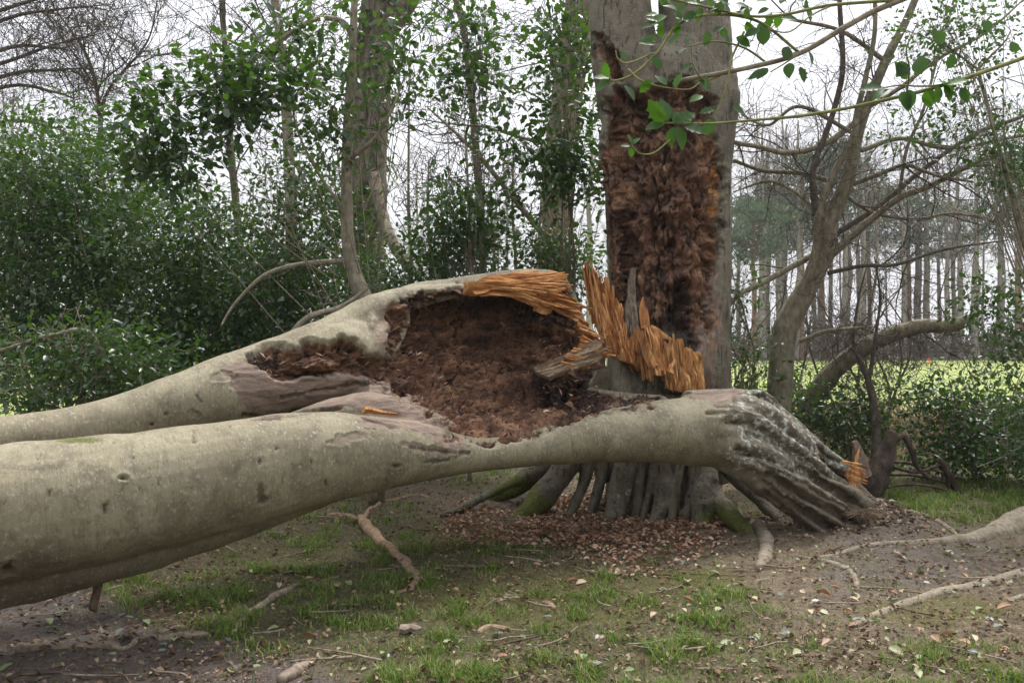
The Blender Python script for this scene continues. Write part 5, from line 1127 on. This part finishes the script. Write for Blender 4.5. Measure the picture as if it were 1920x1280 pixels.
lying('fallen_branch', [[(530, 1280, .02), (555, 1258, .022), (575, 1242, .014)]], 'pale_twig', 'stubby pale stick at the edge of the mud')
lying('fallen_branch', [[(900, 1182, .014), (925, 1175, .016), (955, 1175, .009)]], 'pink_wood', 'short pinkish stick lying in the grass')
lying('fallen_branch', [[(690, 1100, .006), (708, 1085, .008), (722, 1068, .006)]], 'pale_twig', 'small grey stick beside the twisted branch')
lying('fallen_branch', [[(980, 1212, .004), (1040, 1198, .007), (1065, 1192, .006)]], 'pale_twig', 'straight thin stick beside the pale wood chip')
lying('fallen_branch', [[(1020, 1125, .012), (1030, 1130, .016), (1044, 1138, .011)]], 'pink_wood', 'stumpy peg of wood lying in the shaded grass', lift=1)
LM = [(740, 1050, 'the twisted pinkish branch'), (770, 1180, 'the pale wood chip'), (130, 1210, 'the forked stick on the mud'), (540, 1110, 'the long pale stick'), (1750, 1110, 'the sinuous root'), (1600, 1075, 'the hooked root'), (1430, 1030, 'the stubby mossy root'),
      (1560, 1245, 'the bent brown stick'), (1255, 1235, 'the crossed sticks'), (1850, 1000, 'the thick surface root'), (1030, 1130, 'the stumpy wooden peg'), (930, 1175, 'the short pinkish stick'), (1380, 1090, 'the thin bowed stick'), (555, 1258, 'the stubby pale stick'), (345, 1188, 'the half buried stick')]
def near(p):
    px, py = pxg(p[0:1], p[1:2]); return min(LM, key=lambda l: (l[0] - px[0]) ** 2 + (2 * (l[1] - py[0])) ** 2)[2]
r = np.random.default_rng(91)
for q in range(110):
    px = r.uniform(-20, 1940); py = r.choice([r.uniform(1060, 1300), r.uniform(960, 1100)])
    p = G(px, py); an = r.uniform(-.9, .9) + (math.pi if r.random() < .5 else 0); l = r.uniform(.1, .42); C = [[p[0], p[1], 0]]
    for k in range(4): an += r.normal(0, .25); C.append([C[-1][0] + math.cos(an) * l / 4, C[-1][1] + math.sin(an) * l / 4, 0])
    C = crs(C, 10); C[:, 2] = gh(C[:, 0], C[:, 1]) + .009 + np.abs(r.normal(0, .008)); r0 = r.uniform(.003, .0085); A = Acc(); A.add(*tube(C, np.linspace(r0, r0 * .5, 10), 5, rough=.1, seed=q))
    g = grass_mask(np.array([p[0]]), np.array([p[1]]))[0]; u = mud_mask(np.array([p[0]]), np.array([p[1]]))[0]
    lab = 'thin dry twig lying ' + ('on the mud' if u > .5 else ('in the grass' if g > .4 else 'on bare soil')) + ' near ' + near(p)
    tag(build(A, 'twig', MAT['pale_twig' if r.random() < .6 else 'bark_brown']), lab, 'twig', lab)
# wood chip
A = Acc(); c = G(770, 1182); A.add(*splinter(c + np.array([-.055, 0, .02]), c + np.array([.06, -.01, .022]), .05, .03, (0, 1, .3), 77, segs=4)); tag(build(A, 'wood_chip', MAT['pale_twig'], smooth=False), 'pale broken wood chip lying in the grass', 'wood chip')

# ================================================================ GRASS, LITTER
a = M('grass'); c = a.ramp(a.island(), [(0.0, (.05, .10, .014)), (.45, (.11, .185, .026)), (.78, (.19, .25, .05)), (.88, (.26, .24, .09)), (1.0, (.36, .31, .16))]); MAT['grass'] = a.fin(c, .5, None, .3, .3, (.18, .30, .03))
def grass():
    B = Acc(); n = 620000
    # candidates spread over the ground, thinned by the grass mask
    y = 3.3 + (12.0 - 3.3) * r.uniform(0, 1, n) ** 1.3; x = r.uniform(-1, 1, n) * (.66 * y + .4)
    P3 = np.stack([x, y, 0 * x], -1); m = grass_mask(x, y); tuft = fbm(P3 * 5.5, 4, 33, .6)
    keep = r.uniform(0, 1, n) < m ** 1.2 * (.10 + sstep(.47, .68, tuft)) * .55 * np.clip(9.5 / (y + 2), .3, 1)
    keep |= r.uniform(0, 1, n) < .008
    x, y, tuft = x[keep], y[keep], tuft[keep]; n = len(x); z = gh(x, y) - .01
    px, py = pxg(x, y)
    tall = 1 + .9 * sstep(.55, .72, tuft) + 1.0 * ((px > 1640) & (y > 6.8)) + .7 * (y > 9.5)
    L = r.uniform(.02, .05, n) * tall; an = r.uniform(0, 6.28, n); lean = np.abs(r.normal(.35, .3, n))
    d = np.stack([np.cos(an) * lean, np.sin(an) * lean, np.ones(n)], -1); d = unit(d); side = np.stack([-np.sin(an), np.cos(an), 0 * an], -1) * (r.uniform(.0018, .0036, n) * (1 + .25 * (y > 7)))[:, None]
    b = np.stack([x, y, z], -1); m1 = b + d * (L * .55)[:, None]; tp = b + d * L[:, None] + np.stack([np.cos(an), np.sin(an), -.35 + 0 * an], -1) * (L * .35)[:, None]
    V = np.stack([b - side, b + side, m1 - side * .8, m1 + side * .8, tp], 1).reshape(-1, 3); k = np.arange(n)[:, None] * 5
    F = np.concatenate([k + np.array([[0, 1, 3]]), k + np.array([[0, 3, 2]]), k + np.array([[2, 3, 4]])])
    B.add(V, F); o = build(B, 'grass', MAT['grass'], None, kind='stuff'); o['label'] = 'patchy short green grass under and around the fallen trunk'; o['category'] = 'grass'; print('grass', n)
grass()
DEAD = [(0.0, (.12, .062, .038)), (.25, (.25, .13, .08)), (.55, (.40, .24, .155)), (.8, (.50, .35, .24)), (1.0, (.56, .45, .33))]
MAT['dead_leaf'] = leaf_mat('dead_leaf', DEAD, (.35, .16, .07), .6, .15, .3)
MAT['dead_leaf_dark'] = leaf_mat('dead_leaf_dark', [(0.0, (.06, .04, .026)), (.45, (.14, .085, .052)), (.75, (.24, .165, .10)), (.9, (.36, .27, .18)), (1.0, (.40, .40, .24))], (.2, .12, .06), .7, .1, .2)
MAT['dead_leaf_single'] = leaf_mat('dead_leaf_single', DEAD, (.35, .16, .07), .6, .15, .3, obj=True)
MAT['pale_leaf'] = leaf_mat('pale_leaf', [(0.0, (.20, .25, .11)), (.5, (.32, .37, .17)), (1.0, (.42, .42, .27))], (.3, .35, .1), .5, .2, .4, obj=True)
MAT['grey_leaf'] = leaf_mat('grey_leaf', [(0.0, (.09, .11, .085)), (1.0, (.22, .25, .21))], (.1, .12, .08), .4, .1, .5, obj=True)
PILE = [(810, 985), (880, 950), (960, 985), (1000, 950), (1090, 925), (1250, 925), (1350, 925), (1360, 1000), (1290, 1035), (1180, 1055), (1040, 1040), (940, 1020), (850, 1010)]
def litter():
    n = 75000; y = 3.3 + 6.2 * r.uniform(0, 1, n) ** 1.2; x = r.uniform(-1, 1, n) * (.64 * y + .3); px, py = pxg(x, y)
    pile = sstep(45, -35, poly_sd(px, py, PILE) + (fbm(np.stack([x, y, 0 * x], -1) * 3, 3, 14) - .5) * 90) * .8; dens = .09 + .15 * (fbm(np.stack([x, y, 0 * x], -1) * 2.2, 3, 12) > .5)
    keep = r.uniform(0, 1, n) < np.maximum(dens, pile); x, y, pile = x[keep], y[keep], pile[keep]; n = len(x)
    P = np.stack([x, y, gh(x, y) + r.uniform(.0, .022, n) + pile * r.uniform(0, .018, n)], -1)
    B = Acc(); an = r.uniform(0, 6.28, n); D = np.stack([np.cos(an), np.sin(an), r.normal(0, .25, n)], -1); U = np.array([0, 0, 1.]) + r.normal(0, .5, (n, 3)); S = r.uniform(.016, .04, n) + .018 * pile
    h = r.uniform(0, 1, n) < .5
    for tp, k in ((BEECH, h & (pile > .3)), (BEECH2, ~h & (pile > .3))): v, f = scatter(tp, P[k], D[k], U[k], S[k]); B.add(v, f)
    B2 = Acc()
    for tp, k in ((BEECH, h & (pile <= .3)), (BEECH2, ~h & (pile <= .3))): v, f = scatter(tp, P[k], D[k], U[k], S[k]); B2.add(v, f)
    o = build(B2, 'scattered_litter', MAT['dead_leaf_dark'], None, kind='stuff'); o['label'] = 'weathered leaf scraps strewn over grass and soil'; o['category'] = 'leaf litter'
    o = build(B, 'leaf_litter', MAT['dead_leaf'], None, kind='stuff'); o['label'] = 'drift of dry brown leaves and fragments around the fluted roots'; o['category'] = 'leaf litter'; print('litter', n)
    # crumbs of soil, bark and chips
    n = 16000; y = 3.4 + 5.0 * r.uniform(0, 1, n) ** 1.3; x = r.uniform(-1, 1, n) * (.64 * y + .3); P = np.stack([x, y, gh(x, y) + .002], -1)
    an = r.uniform(0, 6.28, n); D = np.stack([np.cos(an), np.sin(an), r.normal(0, .2, n)], -1)
    tp = (np.array([[0, 0, 0], [.5, .16, .02], [1, .02, 0], [.5, -.14, .02], [.5, 0, .16]]), np.array([[0, 4, 1], [1, 4, 2], [2, 4, 3], [3, 4, 0]]))
    v, f = scatter(tp, P, D, np.array([0, 0, 1.]) + r.normal(0, .2, (n, 3)), r.uniform(.008, .03, n)); B = Acc(); B.add(v, f)
    a = M('crumbs'); cc = a.ramp(a.island(), [(0.0, (.03, .02, .014)), (.5, (.10, .07, .048)), (.8, (.2, .15, .10)), (1.0, (.33, .26, .19))]); MAT['crumbs'] = a.fin(cc, .9)
    o = build(B, 'soil_crumbs', MAT['crumbs'], None, kind='stuff'); o['label'] = 'crumbs of soil, bark and tiny chips scattered over the ground'; o['category'] = 'soil'
litter()
def ground_leaf(px, py, kind, s, p=None, lab=None, grp=None):
    p = G(px, py, .012) if p is None else np.array(p); an = r.uniform(0, 6.28); D = np.array([math.cos(an), math.sin(an), r.normal(0, .12)]); U = np.array([0, 0, 1.]) + r.normal(0, .25, 3)
    tp, key, mat, nm = {'dead': (BEECH if r.random() < .6 else BEECH2, 'dead', 'dead_leaf_single', 'brown dead leaf'), 'pale': (HOLLY_N if r.random() < .35 else BEECH, 'pale', 'pale_leaf', 'pale green fallen leaf'), 'grey': (HOLLY_N if r.random() < .6 else BEECH, 'grey', 'grey_leaf', 'dull grey fallen leaf')}[kind]
    o = leaf_obj('fallen_leaf', key + str(len(tp[0])) + str(tp is BEECH), tp, MAT[mat], p, D, U, s)
    if lab is None:
        g = grass_mask(np.array([p[0]]), np.array([p[1]]))[0]; u = mud_mask(np.array([p[0]]), np.array([p[1]]))[0]
        x, yv = pxg(np.array([p[0]]), np.array([p[1]])); pile = poly_sd(x, yv, PILE)[0] < 0
        wh = 'in the drift around the fluted roots' if pile else ('lying on the bare mud' if u > .5 else ('lying in the grass' if g > .4 else 'lying on thin soil'))
        lab = nm + ' ' + wh + ('' if pile else ' near ' + near(p)); grp = lab
    tag(o, lab, 'leaf', grp)
for (px, py) in [(1250, 1108), (1290, 1092), (1327, 1074), (1350, 1216), (1385, 1226), (1467, 1173), (1350, 1226), (1542, 1108), (1598, 1114), (1632, 1170), (1660, 1184), (1631, 1170), (1666, 976), (1692, 1006), (1772, 1035), (1735, 1070), (1786, 1114), (1830, 1144), (1730, 1232), (1898, 1094), (1380, 1105), (1258, 1155), (970, 1258), (1190, 1262), (1525, 958 + 65), (545, 1268), (270, 1160), (240, 1195), (345, 1200), (90, 1160), (25, 1245), (130, 1112), (155, 1128), (1420, 1190), (1503, 1228), (650, 1090), (1665, 1215), (1240, 1288)]: ground_leaf(px, py, 'pale', r.uniform(.05, .085))
for (px, py) in [(1540, 1130), (1462, 1122), (1690, 1125), (1505, 1220), (1840, 1232), (1880, 1178), (300, 1208), (60, 1170), (85, 1180), (945, 1190), (1130, 1245), (1480, 1188), (985, 1200), (200, 1150), (235, 1148), (105, 1155)]: ground_leaf(px, py, 'grey', r.uniform(.05, .08))
for (px, py) in [(1380, 1091), (1420, 1132), (1510, 1115), (1528, 1148), (1580, 1147), (1560, 1121), (1765, 1191), (1764, 1207), (1805, 1248), (1820, 1210), (1905, 1255), (1235, 1094), (1230, 1152), (1300, 1134), (1870, 1144), (1690, 1067), (1506, 1068), (1060, 1100), (1085, 1008), (1100, 1095), (920, 1020), (745, 1140), (430, 1095), (590, 1085), (860, 1260), (700, 1290)]: ground_leaf(px, py, 'dead', r.uniform(.05, .085))
for q in range(150): ground_leaf(r.uniform(20, 1900), r.uniform(1030, 1275), r.choice(['dead', 'dead', 'pale', 'grey']), r.uniform(.035, .065))
for q in range(110):
    while True:
        px, py = r.uniform(820, 1350), r.uniform(945, 1050)
        if poly_sd(np.array([px]), np.array([py]), PILE)[0] < 0: break
    ground_leaf(px, py, 'dead', r.uniform(.045, .065), G(px, py, .026))

# clods of soil pushed up round the torn roots, and a withered tuft
n = 900; x = r.normal(2.85, .28, n); y = r.normal(7.0, .16, n); P = np.stack([x, y, gh(x, y) - .004], -1); B = Acc()
OCT = (np.array([[1, 0, 0], [0, 1, 0], [-1, 0, 0], [0, -1, 0], [.1, .1, .8], [0, 0, -.6]], float), np.array([[0, 1, 4], [1, 2, 4], [2, 3, 4], [3, 0, 4], [1, 0, 5], [2, 1, 5], [3, 2, 5], [0, 3, 5]]))
v, f = scatter(OCT, P, r.normal(size=(n, 3)), np.array([0, 0, 1.]) + r.normal(0, .5, (n, 3)), r.uniform(.006, .03, n)); v = v + (fbm(v * 60, 2, 3)[:, None] - .5) * .012; B.add(v, f)
o = build(B, 'soil_clods', MAT['crumbs'], None, kind='stuff'); o['label'] = 'crumbly dark clods heaped round the torn roots'; o['category'] = 'soil'
c = G(1605, 985); n = 170; an = r.uniform(0, 6.28, n); le = r.uniform(.2, 1.1, n); D = unit(np.stack([np.cos(an) * le, np.sin(an) * le, np.ones(n)], -1)); L = r.uniform(.10, .26, n); c = np.array([2.78, 6.78, gz(2.78, 6.78) - .01])
Q = np.stack([c + 0 * D, c + D * (L * .5)[:, None], c + D * L[:, None] + np.stack([np.cos(an), np.sin(an), -1.2 + 0 * an], -1) * (L * .35)[:, None]], 1) + r.normal(0, .02, (n, 1, 3)) * np.array([1, 1, 0])
B = Acc(); B.add(*tubes(Q, np.tile([.0022, .0018, .0008], (n, 1)), 3)); o = build(B, 'grass_tuft', MAT['bracken']); tag(o, 'withered straw coloured grass tuft at the foot of the torn roots', 'grass tuft')
# unseen foliage behind and left of the camera, added to cut low sky light
n = 9000; an = r.uniform(math.pi * .9, math.pi * 2.0, n); ra = r.uniform(5.5, 8.5, n); P = np.stack([np.cos(an) * ra * 1.5, np.sin(an) * ra + 1, r.uniform(0, 1, n) ** .9 * (4.2 + 4 * fbm(np.stack([an * 3, 0 * an, 0 * an], -1), 3, 8))], -1); B = Acc()
v, f = scatter(HOLLY_S, P, r.normal(size=(n, 3)), r.normal(size=(n, 3)), r.uniform(.2, .4, n)); B.add(v, f)
o = build(B, 'shade_foliage', MAT['holly_leaf'], None, kind='stuff'); o['label'] = 'unseen foliage added behind the camera to shade the near side of the log'; o['category'] = 'shading foliage'

# thin damp air over the whole place
hz = bpy.data.materials.new('haze'); hz.use_nodes = True; ht = hz.node_tree; ht.nodes.clear()
ho = ht.nodes.new('ShaderNodeOutputMaterial'); hv = ht.nodes.new('ShaderNodeVolumePrincipled'); hv.inputs['Density'].default_value = .0007; hv.inputs['Color'].default_value = (.93, .95, 1, 1); hv.inputs['Anisotropy'].default_value = .2
ht.links.new(hv.outputs[0], ho.inputs['Volume'])
X, Z0, Z1 = 950.0, -1.2, 27.0
hm = to_mesh('haze', np.array([[sx_ * X, sy_ * X, z_] for z_ in (Z0, Z1) for sx_, sy_ in ((-1, -1), (1, -1), (1, 1), (-1, 1))]), [np.array([[3, 2, 1, 0], [4, 5, 6, 7], [0, 1, 5, 4], [1, 2, 6, 5], [2, 3, 7, 6], [3, 0, 4, 7]])], False)
ho_ = link('haze', hm, hz); ho_['kind'] = 'stuff'; ho_['label'] = 'thin damp haze paling the far wood'; ho_['category'] = 'haze'
# ================================================================ OVERHANGING HOLLY CLOSE TO THE CAMERA
MAT['green_stem'] = simple_bark('green_stem', (.12, .13, .045), (.22, .23, .085), (.31, .31, .14), 30, 1, bump=.2)
fr = thing('overhanging_holly', (3.9, 2.7, 0), 'holly growing beside the clearing whose glossy spiny leaves hang before the broken trunk', 'tree'); r = np.random.default_rng(101)
A = Acc(); P = crs([[3.9, 2.7, -.05], [3.8, 2.75, 1.2], [3.5, 2.8, 2.4], [3.2, 2.85, 3.2]], 24); A.add(*tube(P, np.linspace(.06, .025, 24), 9, rough=.1)); build(A, 'trunk', MAT['stem'], fr)
TWG = [([(2700, -330, 2.85), (2000, -120, 2.85), (1690, 0, 2.8), (1600, 42, 2.78), (1500, 100, 2.75), (1400, 128, 2.72), (1277, 151, 2.7)], .012, .007),
       ([(2600, -150, 2.8), (2050, 60, 2.75), (1800, 150, 2.7), (1650, 190, 2.65), (1520, 215, 2.62), (1420, 225, 2.6), (1330, 232, 2.58), (1246, 231, 2.56)], .008, .003),
       ([(1500, 100, 2.75), (1420, 40, 2.72), (1330, 28, 2.7), (1270, 48, 2.68), (1235, 95, 2.66), (1190, 138, 2.64), (1152, 152, 2.64), (1142, 144, 2.64)], .005, .003),
       ([(1225, 100, 2.66), (1180, 118, 2.64), (1160, 112, 2.63), (1154, 95, 2.63)], .003, .002),
       ([(1178, 130, 2.64), (1200, 150, 2.62), (1240, 163, 2.6), (1290, 168, 2.6), (1312, 155, 2.62)], .003, .002),
       ([(1270, 250, 2.56), (1250, 268, 2.55), (1225, 287, 2.54), (1200, 288, 2.54), (1184, 272, 2.54)], .0028, .0018),
       ([(1690, 0, 2.8), (1560, 10, 2.75), (1470, 28, 2.72), (1400, 30, 2.7), (1310, 10, 2.7), (1240, -5, 2.7)], .006, .003),
       ([(1395, 60, 2.72), (1372, 110, 2.7), (1365, 150, 2.68), (1350, 195, 2.66), (1335, 222, 2.64)], .004, .002),
       ([(1440, 120, 2.74), (1395, 90, 2.72), (1340, 78, 2.7), (1290, 88, 2.7)], .004, .002),
       ([(1350, 142, 2.72), (1320, 150, 2.7), (1300, 120, 2.7), (1296, 85, 2.7)], .004, .002),
       ([(1800, 150, 2.7), (1760, 160, 2.66), (1720, 162, 2.64), (1690, 160, 2.62), (1655, 165, 2.6)], .004, .002),
       ([(1700, 175, 2.66), (1705, 130, 2.62), (1700, 90, 2.6), (1722, 40, 2.6)], .0035, .002),
       ([(1500, 100, 2.75), (1470, 120, 2.7), (1445, 135, 2.68)], .003, .002), ([(1560, 10, 2.75), (1520, 30, 2.7), (1480, 60, 2.68), (1440, 55, 2.66)], .003, .002)]
for rows, r0, r1 in TWG:
    P = crs([W(*q) for q in rows], 8 * len(rows)); A = Acc(); A.add(*tube(P, np.linspace(r0, r1, len(P)), 7, rough=.05)); build(A, 'branch', MAT['green_stem'] if r0 < .011 else MAT['stem'], fr)
def nl(px, py, Y, ang, s, tp=None, tilt=None):
    """one leaf: attached end at the pixel, blade pointing at ang (degrees, 0 right, 90 up)"""
    a = math.radians(ang); D = np.array([math.cos(a), r.normal(0, .25), math.sin(a)]); U = np.array([r.normal(0, .5), -.75, .65]) if tilt is None else np.array(tilt, float)
    leaf_obj('leaf', 'near' + ('N' if tp is HOLLY_N else 'R'), tp or HOLLY_R, MAT['holly_leaf_near'], W(px, py, Y), D, U, s, fr)
for (px, py, an, s) in [(1246, 231, 130, .085), (1250, 228, 95, .08), (1246, 232, 190, .06), (1262, 231, 60, .055), (1268, 232, 35, .075), (1270, 236, -75, .075), (1282, 236, -20, .075), (1262, 238, -100, .06)]: nl(px, py, 2.55, an, s, HOLLY_N if an in (130, -20, 35) else None)
for (px, py, an, s) in [(1184, 272, 100, .035), (1184, 272, 45, .035), (1182, 274, 170, .03), (1184, 276, -90, .03)]: nl(px, py, 2.54, an, s)
for (px, py, Y, an, s) in [(1146, 148, 2.64, 165, .06), (1146, 150, 2.64, 205, .065), (1140, 146, 2.64, 110, .05), (1170, 160, 2.63, -50, .06), (1170, 112, 2.63, 90, .03), (1228, 82, 2.66, 175, .055), (1232, 78, 2.66, 150, .055), (1240, 72, 2.66, 100, .05), (1220, 150, 2.6, 230, .05), (1250, 160, 2.6, 130, .05), (1265, 165, 2.6, 70, .05), (1240, 130, 2.62, 120, .05), (1232, 45, 2.68, 185, .055), (1240, 40, 2.68, 160, .05), (1250, 30, 2.68, 200, .06), (1270, 20, 2.68, 150, .05),
                           (1280, 66, 2.7, 200, .055), (1300, 62, 2.7, 230, .055), (1330, 60, 2.7, 250, .05), (1355, 60, 2.7, 300, .06), (1290, 90, 2.7, 210, .05), (1300, 120, 2.7, 200, .05), (1310, 150, 2.7, -40, .05), (1335, 222, 2.64, -110, .06), (1340, 205, 2.64, 190, .05), (1318, 180, 2.66, 200, .05), (1322, 170, 2.66, 80, .05), (1372, 200, 2.66, -20, .055), (1345, 30, 2.7, 80, .05), (1370, 30, 2.7, 120, .055), (1395, 30, 2.7, 60, .055), (1400, 40, 2.7, -60, .055), (1425, 55, 2.68, 200, .055), (1380, 70, 2.7, -30, .055), (1315, 15, 2.7, 250, .05), (1290, 5, 2.7, 220, .055)]: nl(px, py, Y, an, s, HOLLY_N if r.random() < .25 else None)
for (px, py, Y, an, s) in [(1432, 85, 2.68, 95, .065), (1440, 135, 2.68, 190, .065), (1470, 112, 2.7, 65, .06), (1480, 118, 2.68, -100, .055), (1500, 125, 2.7, -75, .055), (1515, 95, 2.7, -70, .05), (1440, 128, 2.68, 220, .05), (1700, 150, 2.62, 130, .07), (1700, 118, 2.62, 230, .07), (1728, 140, 2.62, 90, .075), (1655, 165, 2.6, 175, .07), (1668, 168, 2.6, 205, .07), (1705, 168, 2.62, -100, .07), (1690, 172, 2.62, -70, .06), (1760, 150, 2.64, -20, .075), (1770, 155, 2.64, -45, .075), (1775, 160, 2.64, 20, .07), (1760, 160, 2.64, -100, .06), (1775, 130, 2.64, 60, .06), (1770, 80, 2.62, 120, .055), (1785, 150, 2.66, 0, .06), (1800, 165, 2.66, -60, .055), (1740, 168, 2.64, -80, .06), (1850, 60, 2.66, 80, .045), (1905, 100, 2.66, 100, .045)]: nl(px, py, Y, an, s, HOLLY_N if r.random() < .3 else None)
# the sprays along the top edge
for q in range(120):
    px = r.uniform(1230, 1560); py = r.uniform(-70, 55) if px < 1480 else r.uniform(-70, 20); nl(px, py, r.uniform(2.66, 2.9), r.uniform(0, 360), r.uniform(.035, .055), HOLLY_N if r.random() < .3 else None)
# leaves and debris lying in the hollow
for (px, py, Y, k, s) in [(1062, 719, 6.45, 'grey', .075), (1085, 755, 6.25, 'dead', .10), (1075, 748, 6.3, 'dead', .07), (855, 742, 6.12, 'pale', .10), (872, 738, 6.15, 'pale', .07), (1036, 742, 6.4, 'dead', .08), (1034, 780, 6.05, 'dead', .07), (1010, 778, 6.1, 'dead', .06), (1075, 772, 6.1, 'dead', .09), (890, 725, 6.22, 'dead', .06), (960, 775, 6.1, 'dead', .06), (1120, 735, 6.6, 'dead', .06), (1140, 748, 6.5, 'dead', .06)]:
    p = W(px, py, Y); p[2] += .03
    ground_leaf(0, 0, k, s, p, {'dead': 'dry brown leaf lying on black debris in the open hollow', 'pale': 'fresh pale green leaf lying on the rotten floor of the hollow', 'grey': 'silvery holly leaf lying on black debris in the hollow'}[k], {'dead': 'dry leaves in the hollow', 'pale': 'pale leaves in the hollow', 'grey': None}[k])
